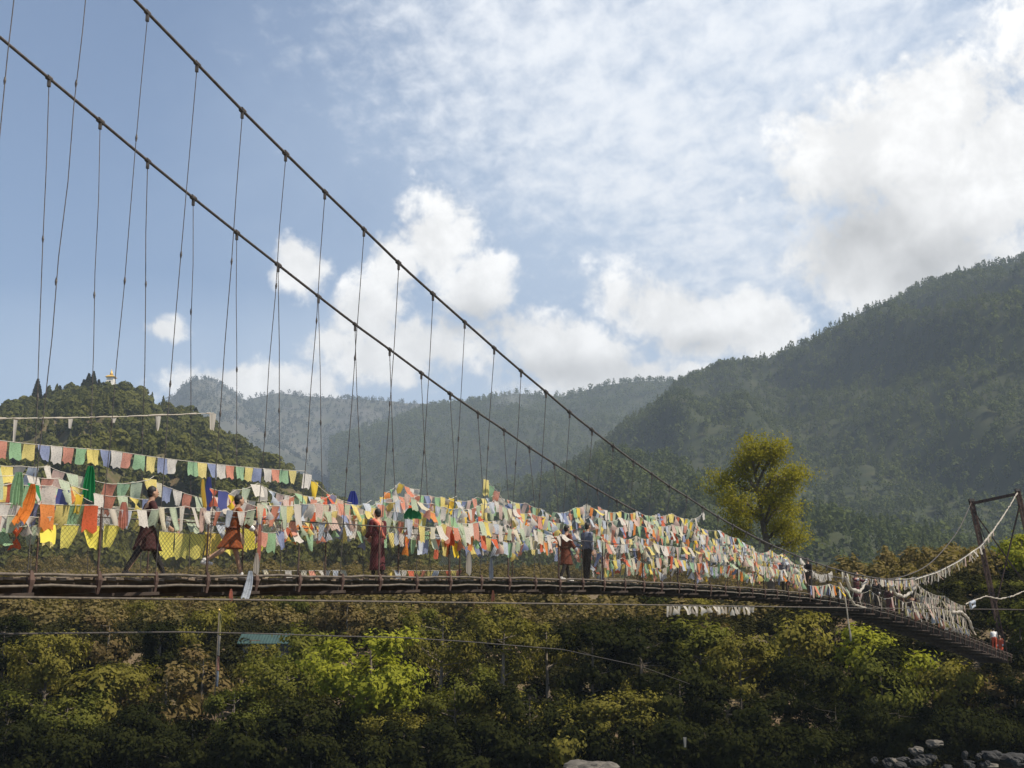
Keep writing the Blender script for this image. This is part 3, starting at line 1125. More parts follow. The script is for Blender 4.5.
flag_string('lowest row of green, red and yellow cloths at the left edge', [T(-40, 528, FAR), T(30, 526, FAR), T(62, 524, FAR)], ['green', 'red', 'palegreen', 'yellow', 'paleblue'], 0.34, 0.36, 1.08, 0.01, 0.1)
flag_string('row of large lemon yellow cloths behind the maroon walker', [T(40, 523, NEAR - .08), T(82, 525, NEAR - .08), T(128, 524, NEAR - .08)], ['lemon', 'lemon', 'lemon'], 0.40, 0.42, 1.25, 0.01, 0.08, ('plain', 'curl', 'skew'), 0.1, hv=0.1)
flag_string('row of big yellow cloths on the netting between the two walkers', [T(160, 531, FAR), T(205, 534, FAR), T(262, 524, FAR)], ['lemon', 'lemon', 'lemon', 'gold'], 0.50, 0.54, 0.96, 0.01, 0.05, ('plain',), 0.0, hv=0.06)
flag_string('bright bunch of gold, red and blue flags above the orange walker', [T(210, 488, MID), T(226, 491, MID), T(262, 508, MID)], ['gold', 'white', 'pink', 'red', 'deepblue'], 0.32, 0.34, 1.0, 0.04, kinds=CL)
flag_string('bright bunch of orange, gold and green flags under the left end of the pastel row', [T(28, 482, NEAR), T(52, 486, NEAR), T(74, 490, NEAR), T(92, 502, NEAR)], ['gold', 'orange', 'yellow', 'deepgreen', 'white', 'deepblue'], 0.30, 0.32, 1.15, 0.05, kinds=CL)

flag_string('crumpled row of cream and pink flags under the topmost pastel row, left edge', [T(-40, 470, NEAR - .1), T(24, 474, NEAR - .1), T(60, 478, NEAR - .1), T(88, 490, NEAR - .1)], FADED, 0.30, 0.44, 1.15, 0.05, kinds=('bunch', 'fold', 'strip', 'twist', 'plain'))
flag_string('row of mixed small flags just over the hand rope beside the large green cloth', [T(94, 493, MID), T(126, 496, MID), T(152, 499, MID)], MIX, 0.28, 0.40, 1.1, 0.04, kinds=CL)
flag_string('row of printed grey flags on the near netting before the maroon walker', [T(108, 509, NEAR), T(140, 510, NEAR), T(166, 508, NEAR)], ['white', 'palegreen', 'paleblue', 'gauze', 'paleblue'], 0.26, 0.30, 1.4, 0.02, kinds=('plain', 'fold', 'bunch', 'plain'))
flag_string('bottom row of crumpled grey and green flags on the near netting, left edge', [T(-40, 512, NEAR), T(20, 515, NEAR), T(52, 517, NEAR)], ['palegreen', 'gauze', 'cream', 'blue', 'pink'], 0.28, 0.34, 1.2, 0.03, kinds=CL)
flag_string('second row of faded flags on the far netting behind the orange walker', [T(166, 516, FAR), T(206, 520, FAR), T(262, 520, FAR)], FADED, 0.30, 0.42, 1.05, 0.03, kinds=CL)
flag_string('row of white and coral flags right above the head of the orange walker', [T(212, 496, FAR), T(240, 498, FAR), T(268, 500, FAR)], ['white', 'pink', 'gauze', 'coral', 'white'], 0.30, 0.36, 1.05, 0.05, kinds=CL)

# the dense curtain of flags between the orange walker and the crowd: tiers of strings from tie to tie
top_c = curve1d([(255, 500), (300, 498), (335, 497), (360, 506), (395, 487), (412, 486), (440, 497), (470, 497), (500, 497), (525, 506), (560, 514), (595, 507), (620, 511), (660, 512), (690, 522), (730, 535), (770, 550), (812, 566)])
bot_c = curve1d([(255, 546), (300, 542), (350, 540), (400, 548), (440, 553), (480, 557), (520, 556), (560, 556), (600, 576), (640, 577), (700, 578), (760, 583), (812, 592)])
SECT = [
    (262, 318, 'right of the orange walker'),
    (318, 366, 'left of the maroon clad figure'),
    (366, 412, 'just right of the maroon clad figure'),
    (412, 462, 'beside the hanging dark blue flag, mid span'),
    (462, 512, 'under the short loose string on a hanger'),
    (512, 556, 'left of the figure in the rust robe'),
    (556, 604, 'behind the pair in rust and black'),
    (604, 652, 'where the lower main cable meets the flags'),
    (652, 702, 'below the end of the upper main cable'),
    (702, 752, 'in front of the lone golden tree'),
    (752, 800, 'under the right side of the golden tree'),
]
TIER = ['topmost string of mixed flags ', 'second string from the top ', 'third string of flags from the top ', 'fourth string of flags, half way down, ', 'fifth string from the top ', 'third lowest string of flags ', 'second lowest string of flags ', 'lowest string of flags, above the deck, ']
rs = random.Random(42)
for si, (x0, x1, where) in enumerate(SECT):
    nt_ = 7 if si < 4 else 8
    tiers = TIER if nt_ == 8 else TIER[:3] + TIER[4:]
    for k in range(nt_):
        o = [FAR, NEAR, MID, FAR - .15, NEAR, FAR, NEAR, MID][k] + rs.uniform(-0.12, 0.12)
        if si in (1, 2) and o > 0:
            o = -0.35
        if si == 6:
            o = -0.75 - 0.04 * k
        h = lambda x: top_c(x) + (bot_c(x) - 9 - top_c(x)) * (k / (nt_ - 0.45))
        xs = [x0 - rs.uniform(0, 8), x0 + (x1 - x0) * rs.uniform(0.3, 0.45), x0 + (x1 - x0) * rs.uniform(0.6, 0.75), x1 + rs.uniform(0, 8)]
        ties = [T(x, h(x) + rs.uniform(-5, 3) + (2.5 if q in (0, 3) else 0), o) for q, x in enumerate(xs)]
        pal = [MIX, FADED, MIX, MIX, FADED, MIX, MIX, MIX][k]
        flag_string(tiers[k] + where, ties, pal, rs.uniform(0.24, 0.29), rs.uniform(0.31, 0.39), rs.uniform(1.0, 1.1), rs.uniform(0.03, 0.09), 0.22,
                    kinds=CL if k in (2, 5) else ('plain', 'plain', 'skew', 'curl', 'fold', 'twist', 'lift'), order=rs.random() < 0.5, hv=0.28, group='strings of prayer flags along the bridge')
flag_string('short loose string of five flags slanting down from a hanger above the others', [T(484, 477, FAR), T(497, 491, FAR), T(508, 506, FAR)], ['yellow', 'green', 'coral', 'white', 'blue'], 0.36, 0.42, 1.0, 0.02, 0.1, ('plain', 'skew'), 0)
flag_string('steep short string rising to a hanger right of the maroon clad figure', [T(430, 506, FAR), T(446, 500, FAR), T(457, 496, FAR)], ['gold', 'green', 'yellow'], 0.34, 0.4, 1.0, 0.02, 0.1, ('plain', 'skew'), 0)
flag_string('row of little flags lying along the deck edge past the orange walker', [T(262, 570, FAR), T(345, 570, FAR)], ['white', 'paleblue', 'cream', 'coral', 'white'], 0.24, 0.20, 1.25, 0.005, 0.3, kinds=('plain', 'lift', 'fold', 'bunch'), skip=0.2)
flag_string('row of little flags lying along the deck edge right of the maroon clad figure', [T(388, 570, FAR), T(462, 570, FAR)], ['coral', 'yellow', 'paleblue', 'white', 'red', 'yellow'], 0.27, 0.24, 1.2, 0.005, 0.3, kinds=('plain', 'lift', 'fold', 'bunch'), skip=0.2)
flag_string('pale twisted string slanting over the mountain left of the golden tree', [T(681, 526, FAR), T(692, 519, FAR), T(704, 512, FAR)], ['gauze', 'white'], 0.25, 0.25, 1.2, 0.05, 0.3, ('bunch', 'fold'))
flag_string('low string of small mixed flags near the deck, left of the crowd', [T(808, 585, NEAR), T(830, 584, NEAR), T(846, 587, NEAR)], MIX, 0.30, 0.50, 1.05, 0.02, 0.3)
flag_string('sagging white string between the golden tree and the crowd', [T(800, 556, FAR), T(812, 570, FAR), T(826, 574, FAR), T(832, 571, FAR)], ['gauze', 'white'], 0.36, 0.34, 0.85, 0.05, 0.2, ('plain', 'fold'), 0)
# utility line with white pennants
UT = [(-60, 596.5), (0, 597), (256, 600), (496, 603), (700, 605.5), (860, 608), (1024, 609.5), (1060, 610)]
ULO = 1.9
u_pts = []
for a, b in zip(UT[:-1], UT[1:]):
    for k in range(8):
        t = k / 8
        u_pts.append(T(a[0] + (b[0] - a[0]) * t, a[1] + (b[1] - a[1]) * t, ULO))
u_pts.append(T(*UT[-1], ULO))
MBu = MB().tube(u_pts, 0.02, 6).build('steel_guy_cable', M['pipe'])
tag(MBu, 'long thin straight steel cable running just below the bridge deck', 'cable')
flag_string('row of white pennants on the thin cable below the deck', [T(667, 605.6, ULO), T(710, 606.0, ULO), T(754, 606.6, ULO)], ['gauze', 'beige'], 0.22, 0.27, 1.05, 0.002, 0.35, ('fold', 'fold', 'skew', 'twist'), 0.04, hv=0.25)
u2 = [(-60, 634.5, 24), (0, 634, 26), (180, 632, 34), (256, 633.5, 38), (331, 636, 43), (400, 637.5, 48), (466, 641.5, 54), (563, 649.5, 66), (640, 666, 82), (690, 684, 95)]
tag(MB().tube([at(x, y, Y) for x, y, Y in u2], 0.018, 6).build('sagging_cable', M['cable']), 'thin sagging cable in front of the bank trees, lowest of the lines', 'cable')


# scarf lines and garlands of white offering scarves
def rope_garland(name, label, pts, r=0.05, mat='gauze', seed=3, group=None):
    rg = random.Random(seed)
    P = []
    for a, b in zip(pts[:-1], pts[1:]):
        n = max(3, int((b - a).length / 0.25))
        for k in range(n):
            P.append(a.lerp(b, k / n) + Vector((rg.uniform(-1, 1), rg.uniform(-1, 1), rg.uniform(-1, 1))) * r * 0.4)
    P.append(pts[-1])
    o = MB().tube(P, [r * rg.uniform(0.6, 1.3) for _ in P], 7).build(name, CM[mat], None, True)
    return tag(o, label, 'scarf', group)


# top-left thin line wrapped in white scarves
wl = [(-50, 419), (0, 418.5), (60, 418), (120, 416.5), (205, 413.5), (214, 413)]
root = thing('scarf_line', 'thin line wound with white scarves across the wooded hill on the left', 'scarf line', T(*wl[0], FAR))
lp = []
for a, b in zip(wl[:-1], wl[1:]):
    for k in range(10):
        lp.append(T(a[0] + (b[0] - a[0]) * k / 10, a[1] + (b[1] - a[1]) * k / 10 + RND.uniform(-.3, .3), FAR))
lp.append(T(*wl[-1], FAR))
MB().tube(lp, 0.008, 5).build('line', M['cord'], root, False, True)
for i0, i1 in ((4, 12), (12, 15), (17, 24), (25, 31), (31, 40), (41, 47)):
    seg = lp[i0:i1]
    MB().tube(seg, [0.009 + 0.014 * RND.random() for _ in seg], 7).build('wound_scarf', CM['gauze'], root, True, True)
for x, L, w in ((16, 0.42, 0.1), (71, 0.2, 0.12), (114, 0.12, 0.14), (158, 0.3, 0.16), (213, 0.36, 0.2)):
    p = T(x, np.interp(x, [q[0] for q in wl], [q[1] for q in wl]), FAR)
    vs, fs = flag_mesh('bunch', int(x))
    m = MB().add([p + Vector((DX * v[0] * w * 2, DY * v[0] * w * 2 + v[1] * w, v[2] * L)) for v in vs], fs)
    m.build('scarf_tail', CM['gauze'], root, True, True)


def hung_cloth(name, label, px, py0, py1, wid, mat, o, cat='cloth', flare=1.0, seed=1, lean=0.0):
    """A long cloth knotted at its top: pleated, gathered and widening downwards."""
    p0 = T(px, py0, o)
    p1 = T(px, py1, o)
    H = p0.z - p1.z
    rg = random.Random(seed)
    ph = rg.uniform(0, 6)
    nx, nz = 29, 14
    vs, fs = [], []
    for j in range(nz):
        t = j / (nz - 1)
        w = wid * (0.25 + 0.75 * min(1, t * 1.7) ** 0.7 * (1 + (flare - 1) * t))
        for i in range(nx):
            u = i / (nx - 1) - 0.5
            d = 0.13 * wid * math.sin(u * 24 + ph + 0.8 * math.sin(3 * t + ph)) + 0.06 * wid * math.sin(u * 9 + 2 * ph)
            hem = 1 + t * (0.06 * math.sin(u * 7 + ph) + 0.035 * math.sin(u * 23 + ph))
            vs.append(p0 + Vector((DX, DY, 0)) * (u * w * 0.75 + lean * t * t) + Vector((NX, NY, 0)) * (d + u * w * 0.65) - Vector((0, 0, H * t * hem)))
    for j in range(nz - 1):
        for i in range(nx - 1):
            q = j * nx + i
            fs.append((q, q + 1, q + nx + 1, q + nx))
    ob = MB().add(vs, fs).build(name, CM[mat], None, True)
    return tag(ob, label, cat)


hung_cloth('green_cloth', 'deep green gathered cloth hanging under the topmost pastel row', 90, 466, 500, 0.27, 'deepgreen', FAR + 0.1, seed=2)
hung_cloth('purple_scarf', 'deep blue violet scarf hanging beside the orange walker under the pastel row', 209, 477, 511, 0.14, 'deepblue', FAR + 0.1, 'scarf', seed=3)
hung_cloth('yellow_scarf', 'narrow ochre scarf hanging beside the deep blue violet one', 203, 479, 508, 0.09, 'gold', FAR + 0.12, 'scarf', seed=4, lean=0.1)
hung_cloth('orange_drape', 'long red orange drape hanging among the flags at the left edge', 33, 484, 524, 0.19, 'orange', NEAR + 0.1, 'drape', seed=5, lean=-0.25)
hung_cloth('striped_scarf', 'green and cream knotted scarf left of the long red orange drape', 19, 472, 506, 0.2, 'green', NEAR + 0.05, 'scarf', seed=6)
hung_cloth('red_cloth', 'brownish red cloth hanging left of the maroon walker', 124, 502, 528, 0.16, 'coral', NEAR, 'cloth', seed=8)
hung_cloth('navy_flag', 'dark blue flag hanging to the deck beside the far netting, mid span', 491, 558, 579, 0.12, 'dullblue', NEAR, 'flag', seed=9)
hung_cloth('blue_bundle', 'dark blue gathered flag standing up left of the maroon clad figure', 353, 491, 508, 0.26, 'deepblue', FAR, 'flag', seed=10)
hung_cloth('green_bundle', 'vivid green crumpled cloth above the flags right of the maroon clad figure', 412, 508, 519, 0.42, 'deepgreen', NEAR, 'cloth', 1.0, seed=11)
hung_cloth('red_bundle', 'vivid red hanging cloth in the flag curtain, mid span', 448, 527, 546, 0.32, 'red', NEAR, 'cloth', 1.0, seed=12)
hung_cloth('orange_pole_scarf', 'orange scarf wound down a hanger right of the orange walker', 260, 523, 562, 0.08, 'coral', NEAR + .05, 'scarf', 0.8, seed=13)
hung_cloth('white_tail', 'white scarf tail hanging to the deck below the orange wound one', 257, 553, 574, 0.12, 'gauze', NEAR + .08, 'scarf', seed=14)
hung_cloth('wound_scarf_knot', 'pale blue scarf knotted round the deck edge and trailing below it', 250, 571, 599, 0.2, 'paleblue', DECK_HALF + 0.22, 'scarf', 0.8, seed=15, lean=-0.15)
hung_cloth('loose_tatter', 'small orange and white tatter hanging from the cable under the deck', 231, 589, 601, 0.07, 'coral', ULO, 'scarf', seed=16)
hung_cloth('dark_bundle', 'small dark bundle with a red top hanging below the deck, mid span', 493, 590, 601, 0.09, 'dullred', 1.0, 'bundle', seed=17)
hung_cloth('cream_flag_low', 'cream flag hanging low beside the deck, left of the dark blue one', 469, 552, 574, 0.14, 'gauze', NEAR, 'flag', seed=18)
# ropes of scarves at the far end
rope_garland('trailing_scarf_rope', 'pale knotted scarf rope trailing from the deck edge over the bushes', [T(840, 583, NEAR + .1), T(845, 598, NEAR + .25), T(848, 618, NEAR + .3), T(851, 641, NEAR + .3)], 0.035, seed=5)
rope_garland('looped_scarf_rope', 'pale scarf rope looping from the hand rope down to the deck left of the crowd', [T(839, 583, NEAR), T(846, 592, NEAR + .1), T(855, 605, NEAR + .1), T(866, 608, NEAR + .1)], 0.05, seed=6)
GAR = 'white scarf garlands at the far end of the bridge'
flag_string('white scarf fringe tied along the rising near cable to the far tower', [bp(s, half_w(s), zA(s) - 0.05) for s in [onplane(x, y, 1.7)[0] for x, y in ((921, 577), (942, 569), (961, 559.6), (981, 545), (993, 532))]], KH, 0.24, 0.44, 1.1, 0.0, 0.3, ('strip', 'fold', 'bunch', 'strip'), 0.12, name='scarf_garland', cat='scarf garland', group=GAR, r=0.04, hv=0.4, part='scarf', cordm='cord')
rope_garland('scarf_wrapping', 'whitish scarf wrapping bound round the near cable up to the tower top', [bp(s, half_w(s), zA(s) + 0.01) for s in np.linspace(onplane(985, 541, 1.75)[0], S_TOWER - 0.3, 14)], 0.05, seed=8)
flag_string('upper fringe of white scarves above the crowd', [T(842, 571, -0.6), T(868, 578, -0.6), T(880, 579, -0.6), T(916, 577, -0.6)], KH, 0.24, 0.42, 1.2, 0.02, 0.2, ('strip', 'strip', 'bunch', 'fold'), 0.08, name='scarf_garland', cat='scarf garland', group=GAR, hv=0.45, part='scarf')
flag_string('fringe of small coloured scarves in front of the heads of the crowd', [T(880, 578, 0.9), T(900, 578, 0.9), T(914, 577, 0.9)], ['cream', 'pink', 'paleblue', 'yellow', 'gauze'], 0.32, 0.5, 1.0, 0.02, 0.2, ('plain', 'plain', 'bunch'), 0.05, name='scarf_garland', cat='scarf garland', group=GAR, hv=0.45, part='scarf')
flag_string('long sloping fringe of scarves from the crowd down to the deck end', [T(914, 580, -0.7), T(925, 590, -0.7), T(945, 596, -0.7), T(966, 606, -0.7)], KH, 0.22, 0.46, 0.95, 0.02, 0.25, ('strip', 'strip', 'bunch', 'fold'), 0.05, name='scarf_garland', cat='scarf garland', group=GAR, hv=0.45, part='scarf')
flag_string('lower near fringe of scarves hiding the netting right of the crowd', [T(912, 601, 0.9), T(930, 604, 0.9), T(950, 611, 0.9), T(966, 618, 0.9)], KH, 0.22, 0.62, 0.95, 0.01, 0.2, ('strip', 'strip', 'bunch', 'fold'), 0.06, name='scarf_garland', cat='scarf garland', group=GAR, hv=0.45, part='scarf')
flag_string('dense middle fringe of scarves just above the lower near fringe', [T(915, 592, 0.3), T(938, 598, 0.3), T(962, 607, 0.3)], KH, 0.22, 0.5, 0.95, 0.02, 0.2, ('strip', 'strip', 'bunch', 'fold'), 0.06, name='scarf_garland', cat='scarf garland', group=GAR, hv=0.45, part='scarf')
flag_string('fringe of pale scarves along the hand rope in front of the crowd', [T(848, 588, 0.92), T(870, 590, 0.92), T(895, 596, 0.92), T(912, 601, 0.92)], KH, 0.30, 0.5, 2.6, 0.05, 0.2, ('strip', 'strip', 'bunch', 'fold'), 0.25, name='scarf_garland', cat='scarf garland', group=GAR, hv=0.45, part='scarf')
flag_string('lowest tangle of dark and pale scarves along the deck edge under the sloping fringes', [T(905, 606, 0.92), T(930, 613, 0.92), T(955, 623, 0.92), T(974, 631, 0.92)], ['beige', 'dullred', 'olive', 'gauze', 'dullblue', 'beige'], 0.24, 0.42, 0.85, 0.01, 0.3, ('strip', 'bunch', 'fold', 'twist'), 0.1, name='scarf_garland', cat='scarf garland', group=GAR, hv=0.45, part='scarf')
for i, (lab, q) in enumerate([
        ('thick white scarf rope swagged before the left of the crowd', [(845, 578), (851, 589), (860, 592), (866, 582)]),
        ('thick white scarf rope swagged before the middle of the crowd', [(891, 586), (896, 594), (904, 597), (912, 592), (915, 584)]),
        ('thick white scarf rope hanging at the right end of the crowd', [(952, 612), (962, 612), (969, 620), (973, 630)])]):
    rope_garland('scarf_swag', lab, [T(x, y, 0.98) for x, y in q], 0.08, seed=20 + i, group='swags of white scarf rope')
rope_garland('scarf_stay_wrapping', 'long white scarf rope slung from the deck end past the tower foot', [T(966, 604, 1.0), at(975, 600, 106), at(986, 596, 108), at(1000, 599, 110), at(1013, 596, 112), at(1024, 591, 114), at(1040, 584, 116)], 0.05, seed=30)
rope_garland('blue_scarf_ring', 'small bluish scarf knot where the long white scarf rope meets the deck', [T(970, 603, 1.0), T(974, 601, 1.0), T(975, 606, 1.0), T(971, 608, 1.0), T(970, 603, 1.0)], 0.08, 'paleblue', seed=31)

# ------------------------------------------------------------------ people
def remesh(mb, voxel, smooth=4):
    me = bpy.data.meshes.new('tmp')
    me.from_pydata(mb.v, [], mb.f)
    bm = bmesh.new(); bm.from_mesh(me)
    bmesh.ops.recalc_face_normals(bm, faces=bm.faces)
    bm.to_mesh(me); bm.free()
    o = bpy.data.objects.new('tmp', me)
    C.objects.link(o)
    r = o.modifiers.new('r', 'REMESH'); r.mode = 'VOXEL'; r.voxel_size = voxel; r.use_smooth_shade = True
    if smooth:
        s = o.modifiers.new('s', 'SMOOTH'); s.factor = 0.5; s.iterations = smooth
    dg = bpy.context.evaluated_depsgraph_get()
    out = bpy.data.meshes.new_from_object(o.evaluated_get(dg))
    bpy.data.objects.remove(o)
    bpy.data.meshes.remove(me)
    out.materials.clear()
    return out


def limb(mb, a, b, ra, rb):
    a, b = Vector(a), Vector(b)
    d = (b - a).normalized()
    mb.tube([a - d * ra * 0.8, a - d * ra * 0.45, a, a.lerp(b, 0.33), a.lerp(b, 0.66), b, b + d * rb * 0.45, b + d * rb * 0.8],
            [ra * 0.5, ra * 0.88, ra, ra * 0.72 + rb * 0.3, ra * 0.4 + rb * 0.63, rb, rb * 0.88, rb * 0.5], 12)


def ellipse_ring(c, rx, ry, n=20, ang=0.0):
    return [Vector((c[0] + rx * math.cos(2 * math.pi * k / n), c[1] + ry * math.sin(2 * math.pi * k / n), c[2] + ang * rx * math.cos(2 * math.pi * k / n))) for k in range(n)]


def person(label, s, o, face, H=1.68, thighs=(0.0, 0.0), knees=(0.05, 0.05), lean=0.04, arms=((0.1, 0.25), (-0.1, 0.25)), out_arm=(0.14, 0.14), hemz=None,
           outfit='gho', c_top='maroon', c_low='maroon', c_leg='black', shoes='shoe', turn=0.0, squat=0.0, bare_legs=False, group=None, hat=None, fine=True):
    k = H / 1.70
    V3 = lambda x, y, z: Vector((x, y, z)) * k
    # legs from the hip down, hip height from the lower foot
    th, sh = 0.43, 0.42
    feet = []
    for (a, b) in zip(thighs, knees):
        feet.append(th * math.cos(a) + sh * math.cos(a - b))
    hipz = max(feet) + 0.085
    hip, knee, ank = [], [], []
    for i, sg in enumerate((1, -1)):
        a, b = thighs[i], knees[i]
        h = V3(0, sg * 0.095, hipz)
        kn = h + V3(th * math.sin(a), sg * 0.01, -th * math.cos(a))
        an = kn + V3(sh * math.sin(a - b), 0, -sh * math.cos(a - b))
        hip.append(h); knee.append(kn); ank.append(an)
    pel = V3(0, 0, hipz + 0.06)
    up = Vector((math.sin(lean), 0, math.cos(lean)))
    fw = Vector((math.cos(lean), 0, -math.sin(lean)))
    chest = pel + up * 0.33 * k
    neck = pel + up * 0.50 * k
    head = neck + (up * 0.155 + fw * 0.03) * k
    rt = Matrix.Rotation(turn, 3, 'Z')
    hx = rt @ Vector((1, 0, 0)); hy = rt @ Vector((0, 1, 0))
    b = MB()
    b.loft([[pel + (p - pel) for p in ellipse_ring(pel - Vector((0, 0, 0.12 * k)), 0.07 * k, 0.10 * k)], ellipse_ring(pel, 0.105 * k, 0.155 * k), ellipse_ring(pel + up * 0.14 * k, 0.10 * k, 0.135 * k),
            ellipse_ring(chest, 0.115 * k, 0.165 * k), ellipse_ring(neck - up * 0.08 * k, 0.085 * k, 0.165 * k), ellipse_ring(neck - up * 0.01 * k, 0.06 * k, 0.08 * k)])
    limb(b, neck - up * 0.06 * k, head - up * 0.06 * k, 0.06 * k, 0.052 * k)
    b.ball(head + hx * 0.005 * k, 0.093 * k, 0.074 * k, 0.112 * k, 14, 10, rt)
    b.ball(head + hx * 0.035 * k - Vector((0, 0, 0.055 * k)), 0.052 * k, 0.052 * k, 0.055 * k, 10, 8)
    b.ball(head + hx * 0.098 * k - Vector((0, 0, 0.018 * k)), 0.020 * k, 0.015 * k, 0.022 * k, 8, 6)
    for sg in (1, -1):
        b.ball(head + hy * 0.075 * k * sg - Vector((0, 0, 0.01 * k)), 0.022 * k, 0.014 * k, 0.032 * k, 8, 6)
    for i in range(2):
        limb(b, hip[i], knee[i], 0.078 * k, 0.054 * k)
        limb(b, knee[i], ank[i], 0.055 * k, 0.036 * k)
        fd = Vector((1, 0, 0.0))
        limb(b, ank[i] + V3(-0.03, 0, -0.04), ank[i] + V3(0.13, 0, -0.055), 0.036 * k, 0.028 * k)
    sh_, el_, wr_ = [], [], []
    for i, sg in enumerate((1, -1)):
        a, e = arms[i]
        p = neck - up * 0.075 * k + Vector((0, sg * 0.175 * k, 0))
        d1 = Vector((math.sin(a), sg * math.sin(out_arm[i]), -math.cos(a))).normalized()
        q = p + d1 * 0.28 * k
        d2 = Vector((math.sin(a + e), sg * math.sin(out_arm[i]) * 0.3, -math.cos(a + e))).normalized()
        w = q + d2 * 0.245 * k
        limb(b, p, q, 0.052 * k, 0.040 * k)
        limb(b, q, w, 0.041 * k, 0.027 * k)
        sh_.append(p); el_.append(q); wr_.append(w)
        # hand: palm, four bent fingers of unequal length, thumb from the side of the palm
        side = d2.cross(Vector((0, 1, 0))).normalized()
        lat = Vector((0, sg, 0))
        pc = w + d2 * 0.045 * k
        m3 = Matrix((side, lat, d2)).transposed()
        b.ball(pc, 0.040 * k, 0.018 * k, 0.052 * k, 10, 8, m3)
        for fi, (fo, fl) in enumerate(((-0.030, 0.066), (-0.010, 0.078), (0.010, 0.072), (0.029, 0.056))):
            r0 = pc + d2 * 0.035 * k + side * fo * k
            r1 = r0 + (d2 * 0.5 + side * fo * 1.5) * fl * k - lat * 0.006 * k
            r2 = r1 + d2 * fl * 0.42 * k - lat * 0.024 * k
            b.tube([r0, r1, r2], [0.0095 * k, 0.0092 * k, 0.0078 * k], 7)
        tsd = -side
        b.tube([pc - d2 * 0.02 * k + tsd * 0.022 * k, pc + d2 * 0.012 * k + tsd * 0.052 * k, pc + d2 * 0.046 * k + tsd * 0.056 * k - lat * 0.012 * k], [0.012 * k, 0.0105 * k, 0.0085 * k], 7)
    me = remesh(b, 0.010 if fine else 0.014, 2)
    me.materials.append(M['skin'])
    loc = bp(s, o, deck_z(s) + 0.0)
    rz = math.pi / 2 - PHI + face
    lowest = min(v.co.z for v in me.vertices)
    loc.z -= lowest - 0.012
    root = thing('person', label, 'person', loc, rz, group)
    link('body', me, root)
    # clothes
    if outfit in ('gho', 'robe'):
        g = MB()
        kx = (knee[0].x + knee[1].x) / 2
        sp = abs(knee[0].x - knee[1].x) / 2
        hem = hemz or (0.50 if outfit == 'gho' else 0.22)
        zz = [hipz + 0.50 - 0.02, hipz + 0.40, hipz + 0.24, hipz + 0.10, hipz - 0.08, (hipz + hem) / 2, hem + 0.03, hem]
        rings = []
        for z in zz:
            t = max(0.0, (hipz - z) / max(0.1, hipz - hem))
            up_t = max(0.0, (z - hipz - 0.06) / 0.44)
            cx = kx * t * 1.0 / k + math.sin(lean) * max(0, z - hipz)
            if z > hipz + 0.45:
                rx, ry = 0.07, 0.10
            elif z > hipz + 0.35:
                rx, ry = 0.115, 0.19
            elif z > hipz + 0.2:
                rx, ry = 0.145, 0.195
            elif z > hipz + 0.05:
                rx, ry = 0.125, 0.165
            else:
                rx, ry = 0.145 + 0.025 * t + sp / k * t * 0.62, 0.175 + 0.03 * t
            rings.append([Vector((q.x * k, q.y * k, q.z * k)) for q in ellipse_ring((cx, 0, z), rx, ry, 24, 0.0)])
        # pleats at the hem
        for ri, r_ in enumerate(rings[5:]):
            cen = sum(r_, Vector()) / len(r_)
            for q, p in enumerate(r_):
                r_[q] = cen + (p - cen) * (1 + 0.07 * math.sin(q * 2.1) * (ri + 1) / 3)
        g.loft(rings)
        for i in range(2):
            limb(g, sh_[i], el_[i], 0.075 * k, 0.068 * k)
            limb(g, el_[i], el_[i].lerp(wr_[i], 0.75), 0.066 * k, 0.058 * k)
        gm = remesh(g, 0.02, 3)
        gm.materials.append(GARM[c_top])
        link('robe', gm, root)
        cu = MB()
        for i in range(2):
            limb(cu, el_[i].lerp(wr_[i], 0.72), el_[i].lerp(wr_[i], 0.88), 0.064 * k, 0.060 * k)
        cu.build('cuffs', GARM['white'], root, True)
        if outfit == 'robe':
            sa = MB()
            pts = [neck + V3(-0.02, 0.13, -0.02), chest + V3(0.125, 0.06, 0.06), chest + V3(0.10, -0.14, -0.12), pel + V3(0.0, -0.185, 0.05), pel + V3(-0.14, -0.02, 0.12), chest + V3(-0.13, 0.10, 0.05), neck + V3(-0.03, 0.14, -0.03)]
            sa.tube(pts, 0.055 * k, 8)
            sa.build('sash', GARM[c_low], root, True)
        else:
            bel = MB().loft([ellipse_ring(pel + V3(0, 0, 0.035), 0.142 * k, 0.18 * k), ellipse_ring(pel + V3(0, 0, 0.085), 0.142 * k, 0.18 * k)])
            bel.build('belt', GARM[c_low], root, True)
        if not bare_legs:
            so = MB()
            for i in range(2):
                limb(so, knee[i].lerp(hip[i], 0.2), ank[i] + V3(0, 0, 0.03), 0.066 * k, 0.046 * k)
            so.build('stockings', GARM[c_leg], root, True)
    else:
        g = MB()
        g.loft([ellipse_ring(pel - V3(0, 0, 0.04), 0.13 * k, 0.17 * k), ellipse_ring(pel + up * 0.14 * k, 0.12 * k, 0.155 * k), ellipse_ring(chest, 0.135 * k, 0.185 * k), ellipse_ring(neck - up * 0.07 * k, 0.10 * k, 0.18 * k), ellipse_ring(neck + up * 0.0, 0.065 * k, 0.08 * k)])
        for i in range(2):
            limb(g, sh_[i], el_[i], 0.068 * k, 0.056 * k)
            limb(g, el_[i], el_[i].lerp(wr_[i], 0.85), 0.055 * k, 0.042 * k)
        gm = remesh(g, 0.018, 3)
        gm.materials.append(GARM[c_top])
        link('shirt', gm, root)
        t = MB()
        t.loft([ellipse_ring(pel - V3(0, 0, 0.14), 0.09 * k, 0.14 * k), ellipse_ring(pel - V3(0, 0, 0.05), 0.125 * k, 0.168 * k), ellipse_ring(pel + V3(0, 0, 0.05), 0.118 * k, 0.162 * k)])
